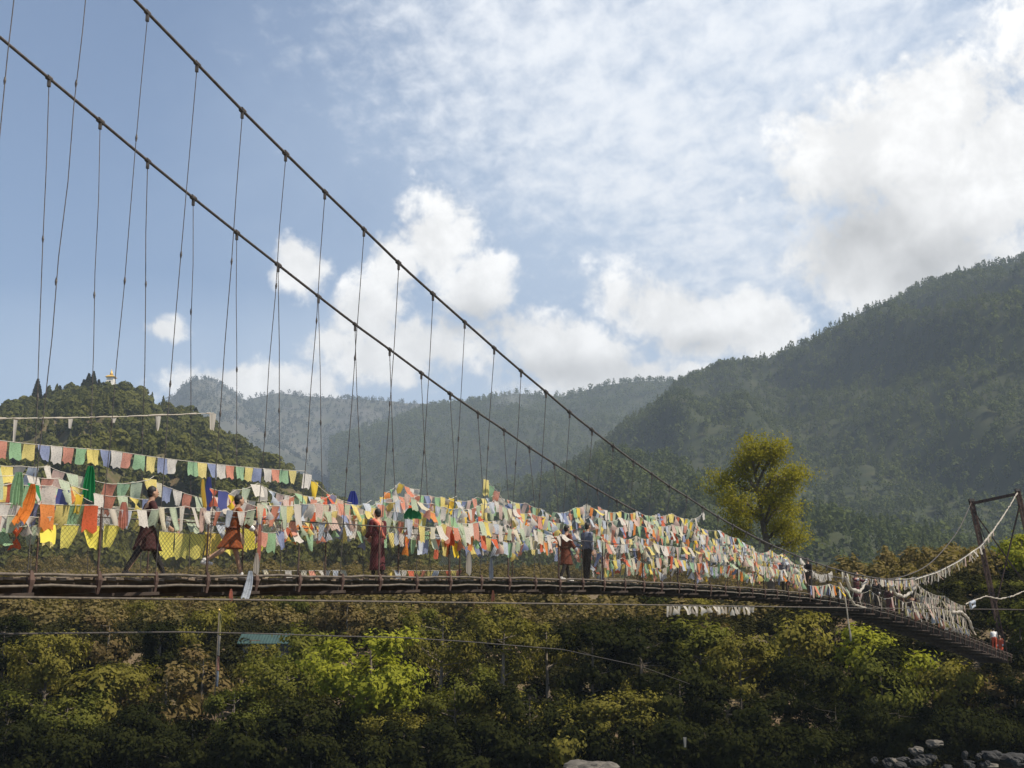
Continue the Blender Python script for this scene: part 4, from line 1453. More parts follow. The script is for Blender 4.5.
        for i in range(2):
            limb(t, hip[i], knee[i], 0.094 * k, 0.072 * k)
            limb(t, knee[i], ank[i] + V3(0, 0, 0.0), 0.072 * k, 0.060 * k)
        tm = remesh(t, 0.018, 3)
        tm.materials.append(GARM[c_low])
        link('trousers', tm, root)
    for i in range(2):
        sm = MB()
        limb(sm, ank[i] + V3(-0.035, 0, -0.035), ank[i] + V3(0.15, 0, -0.055), 0.047 * k, 0.036 * k)
        limb(sm, ank[i] + V3(0, 0, 0.02), ank[i] + V3(0, 0, -0.03), 0.046 * k, 0.046 * k)
        sm.build('shoe', GARM[shoes], root, True)
    hr = MB()
    hr.ball(head - hx * 0.020 * k + Vector((0, 0, 0.026 * k)), 0.096 * k, 0.083 * k, 0.104 * k, 14, 9, rt)
    hr.ball(head - hx * 0.045 * k - Vector((0, 0, 0.035 * k)), 0.060 * k, 0.070 * k, 0.06 * k, 12, 8, rt)
    hr.build('hair', M['hair'], root, True)
    for sg in (1, -1):
        MB().ball(head + hx * 0.086 * k + hy * 0.031 * k * sg + Vector((0, 0, 0.012 * k)), 0.010 * k, 0.013 * k, 0.008 * k, 8, 6, rt).build('eye', M['eye'], root, True)
    MB().ball(head + hx * 0.083 * k - Vector((0, 0, 0.062 * k)), 0.010 * k, 0.024 * k, 0.006 * k, 8, 6, rt).build('mouth', GARM['coral'], root, True)
    if hat:
        hm = MB()
        hm.loft([ellipse_ring(head + Vector((0, 0, 0.05 * k)), 0.19 * k, 0.17 * k), ellipse_ring(head + Vector((0, 0, 0.065 * k)), 0.19 * k, 0.17 * k), ellipse_ring(head + Vector((0, 0, 0.075 * k)), 0.10 * k, 0.09 * k), ellipse_ring(head + Vector((0, 0, 0.15 * k)), 0.08 * k, 0.07 * k), ellipse_ring(head + Vector((0, 0, 0.16 * k)), 0.03 * k, 0.03 * k)])
        hm.build('hat', GARM[hat], root, True)
    return root


def s_at(px, o):
    return onplane(px, 580, o)[0]


person('person in a dark maroon robe and leggings striding in front of the yellow cloths', s_at(145, 0.35), 0.35, -0.6, 1.76, (0.46, -0.40), (0.08, 0.12), 0.05, ((-0.3, 0.5), (0.35, 0.6)), outfit='gho', c_top='maroon', c_low='black', c_leg='black', shoes='black')
person('person in a short orange and rust robe with bare dark legs and white shoes, striding', s_at(231, 0.35), 0.35, -0.6, 1.70, (0.30, -0.60), (0.03, 0.42), 0.12, ((-0.35, 0.4), (0.45, 0.5)), outfit='gho', c_top='orange', c_low='rust', shoes='shoe', bare_legs=True, hemz=0.60)
person('person standing in a long wine red robe with a coral sash', s_at(377, 0.0), 0.0, 1.2, 1.66, (0.05, -0.06), (0.04, 0.06), 0.02, ((0.15, 0.9), (0.1, 0.6)), outfit='robe', c_top='wine', c_low='coral', shoes='brown')
person('person in a rust brown knee length robe beside a figure in black trousers', s_at(566, 0.3), 0.3, -0.5, 1.66, (0.24, -0.24), (0.03, 0.14), 0.04, ((-0.2, 0.5), (0.25, 0.5)), outfit='gho', c_top='rust', c_low='brown', c_leg='black', shoes='shoe')
person('tall person in black trousers and dark grey shirt beside the rust brown robe', s_at(587, 0.2), 0.2, -0.4, 1.80, (0.07, -0.07), (0.03, 0.05), 0.03, ((0.2, 0.7), (-0.1, 0.3)), outfit='shirt', c_top='grey', c_low='black', shoes='black')
CR = 'crowd behind the white scarves'
person('person in dark clothes half hidden by flags under the right side of the golden tree', s_at(785, 0.2), 0.2, 0.2, 1.62, (0.15, -0.15), (0.03, 0.1), 0.05, outfit='shirt', c_top='grey', c_low='black', shoes='black', fine=False)
person('person in black standing where the dense flag curtain ends', s_at(809, 0.2), 0.2, 2.6, 1.74, (0.08, -0.1), (0.03, 0.1), 0.04, outfit='shirt', c_top='black', c_low='black', shoes='black', fine=False)
person('person in maroon with both arms raised at the left of the crowd', s_at(856, 0.0), 0.0, -2.0, 1.72, (0.06, -0.06), (0.03, 0.05), 0.02, ((1.0, 0.9), (1.0, 0.9)), (0.5, 0.5), outfit='gho', c_top='wine', c_low='maroon', shoes='black', group=CR, fine=False)
person('person in black behind the left white swag in the crowd', s_at(866, -0.3), -0.3, 3.0, 1.60, outfit='shirt', c_top='black', c_low='black', shoes='black', group=CR, fine=False)
person('person in black robe with dark bare head in the crowd', s_at(876, 0.1), 0.1, 2.8, 1.70, outfit='gho', c_top='black', c_low='brown', shoes='black', group=CR, fine=False)
person('person in wine coloured robe between two in black in the crowd', s_at(888, 0.0), 0.0, 3.1, 1.62, outfit='robe', c_top='wine', c_low='maroon', shoes='black', group=CR, fine=False)
person('person in brown behind the middle white swag of the crowd', s_at(899, -0.2), -0.2, 2.9, 1.66, outfit='gho', c_top='brown', c_low='black', shoes='black', group=CR, fine=False)
person('person in maroon robe at the right of the crowd', s_at(911, 0.1), 0.1, 0.3, 1.64, outfit='gho', c_top='maroon', c_low='black', shoes='black', group=CR, fine=False)
person('person in navy walking past the sloping scarf fringes', s_at(938, 0.0), 0.0, 3.1, 1.62, (0.2, -0.2), (0.05, 0.1), outfit='shirt', c_top='navy', c_low='black', shoes='black', group=CR, fine=False)
person('person in black walking at the lower end of the scarf fringes', s_at(957, 0.0), 0.0, 3.1, 1.64, (0.2, -0.2), (0.05, 0.1), outfit='shirt', c_top='black', c_low='black', shoes='black', group=CR, fine=False)
person('person in white shirt and red trousers leaning forward near the far end of the deck', s_at(990, 0.4), 0.4, 0.2, 1.64, (0.2, 0.1), (0.2, 0.2), 0.35, ((0.5, 0.3), (0.5, 0.3)), outfit='shirt', c_top='white', c_low='red', shoes='black', fine=False)
person('person in red beside the leaning white figure near the far end of the deck', s_at(996, -0.3), -0.3, 3.0, 1.62, (0.1, 0.0), (0.1, 0.1), 0.15, outfit='gho', c_top='red', c_low='maroon', shoes='black', fine=False)

# ------------------------------------------------------------------ trees and bushes
def branch_skeleton(rg, H, W, base_frac, n_limb, sparse):
    """Trunk and limbs (tubes) plus the points where foliage sprays sit."""
    mb = MB()
    th = H * base_frac
    lean = Vector((rg.uniform(-0.06, 0.06), rg.uniform(-0.06, 0.06), 0)) * H
    r0 = 0.022 * H + 0.03
    trunk = [Vector((0, 0, -0.6)), Vector((0, 0, 0)), lean * 0.3 + Vector((0, 0, th * 0.5)), lean * 0.6 + Vector((0, 0, th)), lean * 0.9 + Vector((rg.uniform(-.1, .1), rg.uniform(-.1, .1), H * 0.62)), lean + Vector((0, 0, H * 0.86))]
    mb.tube(trunk, [r0 * 1.35, r0 * 1.15, r0 * 0.95, r0 * 0.8, r0 * 0.42, r0 * 0.12], 8)
    tips = [trunk[-1], trunk[-2]]
    for i in range(n_limb):
        t = rg.uniform(0.0, 0.9) if i else 0.95
        a = i * 2.4 + rg.uniform(-0.5, 0.5)
        z0 = th * 0.8 + (H * 0.80 - th * 0.8) * t
        zz = z0 / H
        p0 = lean * zz + Vector((0, 0, z0))
        env = math.sin(math.pi * min(1, max(0.08, (zz - base_frac * 0.6) / (1.05 - base_frac * 0.6)) ** 0.85)) ** 0.7
        R = W / 2 * env * rg.uniform(0.62, 1.08)
        p2 = p0 + Vector((math.cos(a) * R, math.sin(a) * R, H * rg.uniform(0.06, 0.24) * (1.1 - 0.5 * t)))
        p1 = p0.lerp(p2, 0.5) + Vector((rg.uniform(-.1, .1) * R, rg.uniform(-.1, .1) * R, -0.05 * H * rg.random()))
        rr = r0 * 0.42 * (1 - 0.55 * t)
        mb.tube([p0, p1, p2], [rr, rr * 0.6, rr * 0.15], 5)
        tips += [p2, p1.lerp(p2, 0.55)]
        for j in range(3 if sparse else 4):
            q0 = p0.lerp(p2, rg.uniform(0.35, 0.85))
            d = Vector((math.cos(a + rg.uniform(-1.3, 1.3)), math.sin(a + rg.uniform(-1.3, 1.3)), rg.uniform(-0.25, 0.7)))
            q1 = q0 + d * R * rg.uniform(0.3, 0.55)
            mb.tube([q0, q0.lerp(q1, 0.5) + Vector((0, 0, 0.02 * H)), q1], [rr * 0.45, rr * 0.3, rr * 0.1], 4)
            tips += [q1, q0.lerp(q1, 0.6)]
    return mb, tips


def leaf_cloud(rg, tips, per, spread, size, droop=0.0, cen=None):
    V, Fq = [], []
    for t in tips:
        sp = spread * rg.uniform(0.6, 1.35)
        n = int(per * rg.uniform(0.5, 1.4))
        for _ in range(n):
            d = Vector((rg.gauss(0, 1), rg.gauss(0, 1), rg.gauss(0, 0.72)))
            c = t + d * sp * 0.55
            c.z -= droop * d.length_squared * sp * 0.2
            nrm = (d.normalized() * 0.75 + ((c - cen).normalized() * 0.75 if cen is not None else Vector()) + Vector((rg.gauss(0, .38), rg.gauss(0, .38), 0.30 + rg.gauss(0, .35)))).normalized()
            a = nrm.orthogonal().normalized()
            ang = rg.uniform(0, 6.283)
            b = nrm.cross(a)
            u = a * math.cos(ang) + b * math.sin(ang)
            w = nrm.cross(u)
            s = size * rg.uniform(0.6, 1.4)
            k = len(V)
            V += [c + u * s, c + w * s * 0.55 + nrm * s * 0.15, c - u * s, c - w * s * 0.55 + nrm * s * 0.15]
            Fq.append((k, k + 1, k + 2, k + 3))
    return [tuple(v) for v in V], Fq


M['leaf_lime'] = mat_leaf('leaves_bright_green', (0.17, 0.185, 0.024), (0.31, 0.30, 0.036), 0.4)
M['leaf_green'] = mat_leaf('leaves_mid_green', (0.060, 0.070, 0.016), (0.145, 0.140, 0.028), 0.35)
M['leaf_dark'] = mat_leaf('leaves_dark_green_shade', (0.011, 0.014, 0.005), (0.034, 0.036, 0.010), 0.3)  # dark green, darkened further so the lower bank's shade sits in the colour
M['leaf_olive'] = mat_leaf('leaves_olive', (0.095, 0.088, 0.021), (0.20, 0.172, 0.036), 0.35)
M['leaf_brown'] = mat_leaf('leaves_dry_brown', (0.105, 0.070, 0.034), (0.15, 0.115, 0.045), 0.3)
M['leaf_gold'] = mat_leaf('leaves_golden', (0.20, 0.185, 0.024), (0.37, 0.315, 0.036), 0.45, nscale=0.35)

SPEC = {
    # kind: (height, width, base, limbs, sparse, leaves per tip, spread, leaf size, leaf material, bark)
    'bright': (9.0, 6.4, 0.22, 15, False, 72, 0.74, 0.145, 'leaf_lime', 'bark'),
    'round': (9.0, 6.0, 0.16, 15, False, 54, 0.74, 0.17, 'leaf_green', 'bark'),
    'dark': (9.0, 6.0, 0.14, 15, False, 40, 0.76, 0.21, 'leaf_dark', 'bark'),
    'olive': (9.0, 5.8, 0.20, 14, False, 54, 0.70, 0.165, 'leaf_olive', 'bark'),
    'airy': (10.0, 5.4, 0.30, 13, True, 46, 0.66, 0.16, 'leaf_olive', 'palebark'),
    'bush': (4.0, 5.0, 0.06, 12, False, 32, 0.75, 0.16, 'leaf_green', 'bark'),
    'olivebush': (4.0, 5.0, 0.06, 12, False, 30, 0.75, 0.16, 'leaf_olive', 'bark'),
    'brownbush': (3.6, 4.6, 0.06, 12, True, 26, 0.7, 0.15, 'leaf_brown', 'palebark'),
    'darkbush': (4.0, 5.4, 0.05, 12, False, 34, 0.8, 0.17, 'leaf_dark', 'bark'),
    'limebush': (3.6, 4.6, 0.06, 12, False, 28, 0.7, 0.16, 'leaf_lime', 'bark'),
}
PROTO = {}


def proto(kind, var, asp):
    """asp: crown width over height of the plant it will serve, so that copies keep their leaves' shape."""
    H, W, bf, nl, spz, per, spread, size, lm, bk = SPEC[kind]
    steps = (0.36, 0.5, 0.68, 0.95, 1.35, 1.9)
    asp = min(steps, key=lambda q: abs(math.log(q / asp)))
    key = (kind, var, asp)
    if key not in PROTO:
        W = H * asp
        rg = random.Random(kind + str(var) + str(asp))
        nl2 = max(10, int(nl * (0.8 if asp > 0.4 else 1.2)))
        mb, tips = branch_skeleton(rg, H, W, bf, nl2, spz)
        tm = bpy.data.meshes.new('trunk')
        tm.from_pydata(mb.v, [], mb.f)
        tm.materials.append(M[bk])
        q = (W / SPEC[kind][1]) ** 0.6
        v, f = leaf_cloud(rg, tips, per, spread * q, size * q ** 0.5, 0.0, Vector((0, 0, H * 0.5)))
        PROTO[key] = (tm, npmesh('crown', v, f, M[lm]), W)
    return PROTO[key]


def plant(kind, label, px, ytop, Y, wpx, group=None, ybase=None, cat=None, seed=0):
    """A tree or bush standing on the ground at depth Y, its crown's top and width as in the view."""
    rg = random.Random(label + str(px))
    H0, W0 = SPEC[kind][:2]
    p = at(px, ytop, Y)
    g = gz(p.x, p.y)
    H = max(1.2, p.z - g)
    Wm = wpx * Y / F
    isbush = 'bush' in kind
    tm, cm, W0 = proto(kind, rg.randrange(2), Wm / H)
    root = thing('bush' if isbush else 'tree', label, cat or ('bush' if isbush else 'tree'), (p.x, p.y, g), rg.uniform(0, 6.28), group)
    sc = (Wm / W0 * 0.92, Wm / W0 * 0.92, H / H0 * 0.93)
    t = link('trunk', tm, root); c = link('crown', cm, root)
    t.scale = c.scale = sc
    return root


G1, G2 = 'trees on the far river bank', 'bushes on the far river bank'
TREES = [
    # kind, x, top y, depth, width px, label
    ('olive', 48, 618, 108, 88, 'yellowish bushy tree low at the left edge, under the thin cable'),
    ('dark', 8, 604, 114, 60, 'dark brownish green tree cut by the left edge just under the deck'),
    ('brownbush', 106, 606, 116, 44, 'brown dry bush under the deck left of the small dark green tree'),
    ('dark', 160, 604, 112, 34, 'small rounded dark green tree alone under the maroon walker'),
    ('olivebush', 200, 606, 120, 56, 'pale olive bush under the orange walker'),
    ('olive', 120, 648, 103, 76, 'olive tree with dark hollow below the small rounded dark green tree'),
    ('brownbush', 175, 652, 103, 60, 'brownish leafy bush left of the tall flag pole'),
    ('round', 70, 684, 99, 90, 'mid green tree at the water foot, second from the left edge'),
    ('dark', 12, 668, 101, 76, 'dark tree at the left edge below the yellowish bushy tree'),
    ('dark', 150, 690, 98, 84, 'dark green tree low between the flag pole and the left edge trees'),
    ('round', 232, 672, 99, 60, 'light green leafy tree right below the tall flag pole'),
    ('olivebush', 264, 637, 113, 34, 'small olive bush right before the teal roof'),
    ('bush', 300, 622, 112, 64, 'greyish green bush beside the teal roof'),
    ('round', 290, 648, 104, 84, 'mid green tree below the teal roof'),
    ('bright', 371, 609, 99.5, 116, 'brightest yellow green rounded tree of the bank'),
    ('dark', 312, 690, 97.5, 90, 'dark tree at the foot of the brightest yellow green tree'),
    ('olive', 388, 704, 97, 70, 'olive green tree leaning over the water below the brightest one'),
    ('airy', 440, 600, 110, 86, 'tall thin leaved olive tree rising to the deck right of the brightest tree'),
    ('airy', 500, 598, 108, 80, 'open olive tree with visible pale trunk under the mid span'),
    ('round', 458, 660, 101, 84, 'greyish green tree in front of the tall thin leaved olive one'),
    ('airy', 548, 606, 111, 62, 'thin feathery tree beside the brown field'),
    ('dark', 530, 672, 99, 92, 'dark leafy tree below the open olive tree, in shade'),
    ('dark', 590, 610, 108, 70, 'dark green dense tree left of the tallest dark clump'),
    ('dark', 646, 603, 109, 86, 'tallest dark green clump under the white pennants'),
    ('olive', 608, 676, 98, 78, 'olive leaved tree lit near the water right of the middle'),
    ('olivebush', 562, 700, 97, 70, 'low olive bush over the dark water near the middle'),
    ('dark', 676, 660, 102, 88, 'dark tree with a bare brown trunk below the pennants'),
    ('bush', 700, 612, 113, 60, 'green bush right under the white pennants'),
    ('olive', 742, 622, 108, 74, 'olive tree right of the white pennants'),
    ('dark', 745, 676, 100, 92, 'dark shaded tree below the olive one right of the pennants'),
    ('olivebush', 790, 606, 114, 76, 'light olive bush just below the deck, left of the trailing rope'),
    ('dark', 806, 642, 104, 82, 'dark tree left of the end of the trailing scarf rope'),
    ('dark', 834, 690, 100, 96, 'dark shaded tree low on the right part of the bank'),
    ('limebush', 862, 616, 112, 54, 'fresh green bush right of the trailing scarf rope'),
    ('bush', 880, 652, 105, 70, 'green bush below the crowd end of the bridge'),
    ('limebush', 908, 640, 108, 48, 'brightest lime leaved bush under the sloping deck end'),
    ('olivebush', 950, 652, 106, 66, 'olive bush on the slope under the last part of the deck'),
    ('dark', 900, 694, 101, 84, 'dark bush mass above the boulders'),
    ('brownbush', 985, 664, 106, 60, 'brown dry bush beneath the end of the deck'),
    ('dark', 1012, 668, 105, 70, 'dark tree at the right edge beneath the end of the deck'),
    ('darkbush', 962, 702, 101, 80, 'dark bush above the boulders near the right edge'),
    ('limebush', 1020, 528, 128, 50, 'fresh green bush behind the far tower at the right edge'),
    ('olivebush', 985, 556, 132, 60, 'yellow green bush at the foot of the far tower'),
    ('olivebush', 946, 566, 134, 56, 'yellow green bush on the slope left of the far tower'),
    ('bush', 1008, 580, 122, 70, 'mid green bush right of the tower foot'),
    ('bush', 968, 592, 124, 60, 'green bush behind the lower end of the scarf fringes'),
    ('brownbush', 915, 557, 150, 38, 'rounded ochre bush above the crowd, behind the rising cables'),
    ('olivebush', 880, 568, 150, 46, 'olive bush behind the heads of the crowd'),
    ('bush', 1018, 596, 112.5, 46, 'green bush hiding the foot of the far tower at the right edge'),
    ('darkbush', 1000, 616, 118, 60, 'dark bush behind the end of the deck'),
    ('brownbush', 905, 604, 122, 60, 'brown scrub bush behind the crowd, mostly hidden'),
]
for kd, x, yt, Y, w, lab in TREES:
    plant(kd, lab, x, yt, Y, w, G2 if 'bush' in kd else G1)
rgp = random.Random(99)
fill = []
for i in range(46):
    x = -20 + i * 24 + rgp.uniform(-8, 8)
    fill.append(('darkbush', x, rgp.uniform(706, 734), rgp.uniform(94.5, 98.5) if x < 840 else 100.5, rgp.uniform(46, 72), 'dark shaded bush crowding the water foot of the far bank'))  # all darkbush: shade at the bank foot is put into their leaf colour
for i in range(26):
    x = rgp.uniform(-20, 870)
    if 560 < x < 625:
        continue
    fill.append((rgp.choice(['olivebush', 'brownbush', 'brownbush', 'olivebush', 'bush']), x, rgp.uniform(588, 610), rgp.uniform(121, 138), rgp.uniform(26, 46), 'scrub bush on the rising ground behind and under the deck'))
for i in range(12):
    x = rgp.uniform(-20, 900)
    fill.append((rgp.choice(['olivebush', 'bush', 'brownbush', 'darkbush']), x, rgp.uniform(630, 690), rgp.uniform(99, 112), rgp.uniform(40, 60), 'mixed leafy bush filling gaps between the bank trees'))
for kd, x, yt, Y, w, lab in fill:
    plant(kd, lab, x, yt, Y, w, lab.replace('bush', 'bushes', 1))

# hillside scrub beyond the terrace: too many to count
Xs = np.random.default_rng(4)
n = 5200
Yq = 128 + 330 * Xs.random(n) ** 1.5
Xq = (Xs.random(n) * 2 - 1) * (Yq * 0.42)
keep = fbm(Xq / 22, Yq / 30, 77) > -0.32
keep &= ~((np.abs(Xq / Yq * F + 512 - 595) < 48) & (Yq > 140) & (Yq < 230))
Pq = np.stack([Xq, Yq, ground_z(Xq, Yq)], -1)[keep]
M['scrub'] = mat_leaf('scrub_leaves', (0.085, 0.076, 0.026), (0.21, 0.155, 0.066), 0.35, True, 0.15)
merge_wood('hillside_scrub', scrub_p, Pq, 0.9, 3.0, 12, M['scrub'], aspect=(0.9, 1.7))
# undergrowth on the bank itself
n = 4200
Yq = 93 + 36 * Xs.random(n)
Xq = (Xs.random(n) * 2 - 1) * 52
Pq = np.stack([Xq, Yq, ground_z(Xq, Yq)], -1)
Pq = Pq[(Pq[:, 2] > -7.0) & ~((Xq > 25) & (Yq < 99))]
M['under'] = mat_leaf('undergrowth_leaves', (0.014, 0.017, 0.007), (0.045, 0.040, 0.014), 0.3, True, 0.3)
merge_wood('bank_undergrowth', scrub_p, Pq, 0.6, 1.9, 13, M['under'], aspect=(0.9, 1.8))


# the lone golden tree
def golden_tree():
    rg = random.Random(5)
    Y = 132
    top = at(753, 439, Y)
    g = gz(top.x, top.y)
    H = top.z - g
    root = thing('golden_tree', 'lone tall golden leaved tree standing behind the flags before the mountain', 'tree', (top.x + 0.6, Y, g))
    mb = MB()
    tips = []
    k = Y / F
    P = lambda px, py, dy=0: Vector(((px - 759) * k, dy, at(px, py, Y).z - g))
    tr = [P(766, 620), P(765, 560), P(763, 545), P(759, 520), P(757, 496), P(753, 470), P(752, 448)]
    tr[0].z = -0.5
    mb.tube(tr, [0.42, 0.34, 0.30, 0.24, 0.18, 0.11, 0.03], 9)
    limbs = [((759, 520), (738, 505), (716, 497)), ((758, 505), (770, 488), (786, 478)), ((757, 496), (745, 478), (733, 462)), ((755, 485), (764, 468), (776, 456)), ((763, 540), (776, 528), (788, 526)),
             ((763, 545), (745, 534), (730, 528)), ((760, 528), (773, 512), (790, 505)), ((756, 492), (738, 488), (712, 480)), ((754, 475), (748, 458), (738, 448)), ((754, 472), (762, 456), (764, 446)),
             ((758, 508), (748, 512), (728, 512)), ((760, 525), (768, 505), (782, 494)), ((764, 548), (782, 545), (790, 540)), ((757, 496), (772, 478), (792, 486))]
    for a, b, c in limbs:
        for rep in range(2):
            dy = rg.uniform(-3.2, 3.2)
            pa, pb, pc = P(*a), P(*b, dy * 0.5), P(*c, dy)
            if rep:
                pb.x *= 0.8; pc.x *= 0.72; pc.z += rg.uniform(-0.6, 0.9); pc.y = dy * 1.15
            mb.tube([pa, pb, pc], [0.13, 0.08, 0.02], 6)
            tips += [pc, pb.lerp(pc, 0.6), pb]
            for j in range(6):
                q0 = pb.lerp(pc, rg.uniform(0.1, 1.0))
                q1 = q0 + Vector((rg.uniform(-1.6, 1.6), rg.uniform(-1.6, 1.6), rg.uniform(-0.7, 1.3)))
                mb.tube([q0, q0.lerp(q1, .5) + Vector((0, 0, .1)), q1], [0.045, 0.03, 0.01], 4)
                tips += [q1, q0.lerp(q1, 0.6)]
    mb.build('trunk', M['bark'], root, True)
    v, f = leaf_cloud(rg, tips, 62, 0.85, 0.105)
    link('crown', npmesh('crown', v, f, M['leaf_gold']), root)


golden_tree()

# pines that stand out on the ridge of the near hill
rgr = random.Random(12)
for i, (x, yt, w) in enumerate([(-6, 420, 14), (12, 410, 12), (22, 401, 12), (30, 404, 11), (38, 380, 16), (45, 394, 12), (53, 392, 11), (60, 386, 12), (68, 392, 12), (78, 386, 12), (84, 380, 12), (89, 374, 13), (94, 372, 12), (99, 380, 12), (124, 390, 11), (135, 389, 10), (148, 400, 12), (166, 402, 12), (196, 408, 12)]):
    p = at(x, yt, 838)
    j = np.argmin((Vh[:, 0] - p.x) ** 2 + (Vh[:, 1] - 838) ** 2)
    g = float(Vh[j, 2]) - 1.5
    H = max(6.0, p.z - g)
    if 'ridge_pine' not in PROTO:
        v, f = far_tree('pine', 420, 5)
        v = v * np.array([1.0, 1.0, 1.0])
        PROTO['ridge_pine'] = npmesh('crown', v, f, M['leaf_dark'])
        tmb = MB().tube([Vector((0, 0, 0)), Vector((0, 0, 0.4)), Vector((0, 0, 0.95))], [0.022, 0.014, 0.003], 7)
        me = bpy.data.meshes.new('trunk'); me.from_pydata(tmb.v, [], tmb.f); me.materials.append(M['bark'])
        PROTO['ridge_pine_t'] = me
    side = 'left of' if x < 110 else 'right of'
    root = thing('ridge_pine', 'dark pointed pine rising from the near hill ridge %s the white tower' % side, 'tree', (p.x, 838, g), rgr.uniform(0, 6), 'ridge pines %s the white tower' % side)
    for nm, me in (('trunk', PROTO['ridge_pine_t']), ('crown', PROTO['ridge_pine'])):
        o = link(nm, me, root)
        ww = w * 838 / F * 2.0
        o.scale = (ww, ww, H)


# white shrine tower on the near hill's ridge
def shrine_tower():
    Y = 845
    b = at(110, 398, Y); t = at(110, 370, Y)
    H = t.z - b.z
    root = thing('shrine_tower', 'small white and gold tower on the ridge of the near hill', 'tower', (b.x, Y, b.z))
    k = H / 17.0
    sq = lambda w, z: [Vector((sx * w * k, sy * w * k, z * k)) for sx, sy in ((-1, -1), (1, -1), (1, 1), (-1, 1))]
    MB().loft([sq(4.4, -3), sq(4.4, 3.6)]).build('base', M['wall'], root)
    MB().loft([sq(4.8, 3.65), sq(4.8, 4.1)]).build('base_ledge', M['gold'], root)
    MB().loft([sq(2.9, 4.15), sq(2.5, 8.0), sq(2.0, 12.2)]).build('shaft', M['wall'], root)
    r = MB().loft([sq(2.7, 12.25), sq(2.8, 12.6), sq(1.7, 13.5), sq(0.5, 14.0)]).build('roof', M['gold'], root)
    MB().tube([Vector((0, 0, 13.9 * k)), Vector((0, 0, 14.8 * k)), Vector((0, 0, 15.6 * k)), Vector((0, 0, 17.4 * k))], [0.8 * k, 1.0 * k, 0.5 * k, 0.1 * k], 10).build('spire', M['gold'], r, True)
    for a in range(4):
        rot = Matrix.Rotation(a * math.pi / 2, 3, 'Z')
        MB().box(rot @ Vector((0, -2.42 * k, 9.0 * k)), *((1.1 * k, 0.5 * k, 1.8 * k) if a % 2 == 0 else (0.5 * k, 1.1 * k, 1.8 * k))).build('window', M['glass'], root)


shrine_tower()


# shed with a teal roof half hidden by the bank trees
def shed():
    Y = 121
    c = at(272, 640, Y)
    g = gz(c.x, Y)
    root = thing('shed', 'low shed with a teal sheet roof half hidden among bank trees', 'shed', (c.x, Y, g))
    h = c.z - g
    wd = 4.4
    MB().box((0, 0, h / 2 - 0.4), wd, 3.0, h + 0.2).build('wall', M['concrete'], root)
    rf = MB()
    n = 40
    rings = []
    for i in range(n + 1):
        x = -wd / 2 - 0.4 + (wd + 0.8) * i / n
        dz = 0.03 * (i % 2)
        rings.append([Vector((x, -2.0, h - 0.35 + dz)), Vector((x, 0, h + 0.55 + dz)), Vector((x, 2.0, h - 0.35 + dz)), Vector((x, 2.0, h - 0.41 + dz)), Vector((x, 0, h + 0.49 + dz)), Vector((x, -2.0, h - 0.41 + dz))])
    rf.loft(rings).build('roof', M['teal'], root)
    MB().box((-1.2, -1.51, h * 0.45 - 0.3), 0.9, 0.06, 1.9).build('door', M['wood'], root)
    w = MB().box((1.5, -1.52, h * 0.5), 1.1, 0.06, 0.8).build('window', M['glass'], root)
    MB().box((1.5, -1.56, h * 0.5 - 0.46), 1.25, 0.1, 0.1).build('sill', M['wood'], w)


shed()


# tall prayer pole on the far bank
def prayer_pole():
    Y = 99
    b = at(215, 690, Y); t = at(216, 613, Y)
    root = thing('prayer_pole', 'tall pole with a narrow vertical prayer flag before the bank trees', 'flag pole', (b.x, Y, b.z))
    H = t.z - b.z
    MB().tube([Vector((0, 0, -1.0)), Vector((0.02, 0, H * 0.5)), Vector((0.05, 0, H + 0.15))], [0.04, 0.035, 0.025], 8).build('pole', M['bark'], root, True)
    for z0, z1, mt, w in ((H * 0.72, H, 'olive', 0.17), (H * 0.45, H * 0.71, 'beige', 0.16), (H * 0.26, H * 0.44, 'dullred', 0.16), (H * 0.05, H * 0.25, 'dullblue', 0.14)):
        vs, fs = [], []
        for j in range(8):
            for i in range(5):
                u = i / 4
                z = z0 + (z1 - z0) * j / 7
                vs.append(Vector((0.06 + u * w, 0.09 * math.sin(u * 5 + z * 2.2) * u, z - 0.06 * u)))
        for j in range(7):
            for i in range(4):
                a = j * 5 + i
                fs.append((a, a + 1, a + 6, a + 5))
        MB().add(vs, fs).build('flag', CM[mt], root, True)
    MB().ball((0.05, 0, H + 0.2), 0.09, 0.09, 0.1).build('finial', M['gold'], root, True)


prayer_pole()


# boulders on the shore
def boulder(label, px, py, Y, wpx, hpx, mat='rock', seed=1, group=None):
    rg = random.Random(seed)
    c = at(px, py, Y)
    w, h = wpx * Y / F, hpx * Y / F
    bm = bmesh.new()
    bmesh.ops.create_icosphere(bm, subdivisions=3, radius=1.0)
    sx, sy = rg.uniform(0, 50), rg.uniform(0, 50)
    for v in bm.verts:
        d = v.co.normalized()
        n = float(fbm(np.array([d.x * 1.6 + sx + d.z * 1.1]), np.array([d.y * 1.6 + sy - d.z * 0.9]), seed, 4)[0])
        r = 1 + 0.75 * n
        q = d * r
        q = Vector((q.x, q.y, q.z if q.z < 0.6 else 0.6 + (q.z - 0.6) * 0.7))
        v.co = Vector((q.x * w / 1.64, q.y * w / 1.9, q.z * h / 1.3))
    me = bpy.data.meshes.new('boulder')
    bm.to_mesh(me); bm.free()
    me.materials.append(M[mat])
    o = link('boulder', me)
    o.location = (c.x, Y, c.z - h * 0.1)
    o.rotation_euler = (0, 0, rg.uniform(-0.5, 0.5))
    return tag(o, label, 'boulder', group)


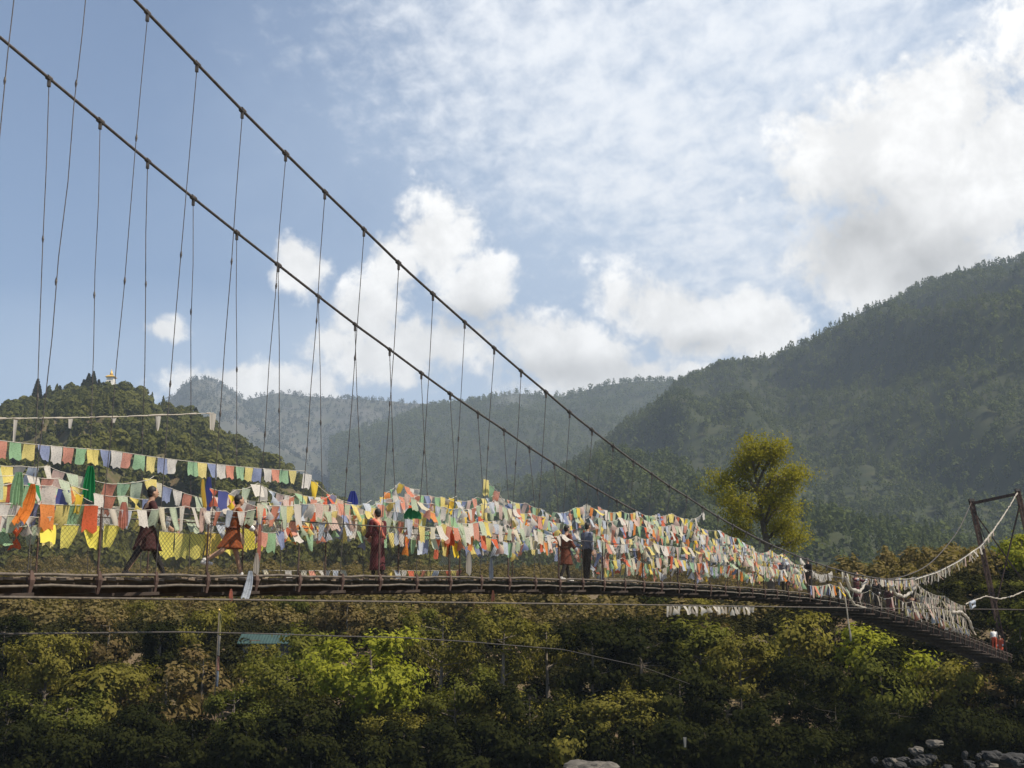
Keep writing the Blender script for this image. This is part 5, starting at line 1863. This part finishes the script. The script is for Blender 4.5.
boulder('pale rounded boulder top showing at the bottom edge near the middle', 592, 769, 90, 40, 14, 'palerock', 3)
rb = random.Random(31)
GB = 'boulders on the dark shore'
BL = [(935, 743, 22, 8, 'pale boulder on the dark shore, highest of the boulder heap'), (916, 750, 18, 8, 'tan boulder on the dark shore left of the highest pale one'), (892, 762, 26, 9, 'flat pale boulder at the left end of the boulder heap'),
      (1012, 758, 50, 14, 'largest grey boulder at the right edge of the dark shore'), (992, 755, 24, 10, 'bluish grey boulder left of the largest grey one'), (988, 766, 26, 8, 'low pale boulder at the bottom edge before the bluish grey one')]
for i, (x, y, w, h, lab) in enumerate(BL):
    boulder(lab, x, y, 93 + rb.uniform(-1, 1), w * 0.55, h * 0.65, 'palerock' if 'pale' in lab or 'tan' in lab else 'rock', 40 + i, GB)
for i in range(34):
    x = rb.uniform(868, 1040)
    y = rb.uniform(752, 772) + max(0, (940 - x) * 0.08)
    boulder('small grey stone lying among the boulders of the dark shore', x, y, 95 - (y - 745) * 0.25, rb.uniform(4, 11), rb.uniform(2.5, 5), 'rock', 60 + i, 'small stones among the shore boulders')
# a scrap of white in the dark bushes
sc_ = at(685, 742, 94)
vs, fs = flag_mesh('bunch', 5)
tag(MB().add([sc_ + Vector((v[0] * 0.4, v[1] * 0.3, v[2] * 0.6 + 0.3)) for v in vs], fs).build('white_scrap', CM['gauze'], None, True), 'small white scrap of cloth caught in the dark bushes by the water', 'cloth')


# ------------------------------------------------------------------ wisps of mist clinging to the far ridges
def mist(label, px, py, Y, wpx, hpx, dens, seed):
    m, nt, out = mat_new('mist_air')
    pv = nn(nt, 'ShaderNodeVolumePrincipled')
    pv.inputs['Color'].default_value = (0.9, 0.93, 0.97, 1)
    tc = nn(nt, 'ShaderNodeTexCoord')
    ln = nn(nt, 'ShaderNodeVectorMath', operation='LENGTH')
    nt.links.new(tc.outputs['Object'], ln.inputs[0])
    n = noise(nt, tc.outputs['Object'], 1.6 + seed * 0.1, 4.0, 0.6, 0.5)
    fall = mth(nt, 'SUBTRACT', 1.0, ln.outputs['Value'])
    d = mrange(nt, mth(nt, 'ADD', fall, mth(nt, 'MULTIPLY', mth(nt, 'SUBTRACT', n, 0.6), 2.0)), 0.0, 0.7, 0.0, dens)
    nt.links.new(d, pv.inputs['Density'])
    nt.links.new(pv.outputs[0], out.inputs['Volume'])
    c = at(px, py, Y)
    o = MB().ball((0, 0, 0), 1.0, seg=20, rings=12).build('mist', m)
    o.location = c
    o.scale = (wpx * Y / F / 2, 160, hpx * Y / F / 2)
    return tag(o, label, None, None, 'stuff')


mist('thin mist by the far rocky peak', 214, 402, 4250, 66, 44, 0.0035, 1)
mist('thin mist under the middle ridge', 510, 402, 3250, 60, 30, 0.003, 2)
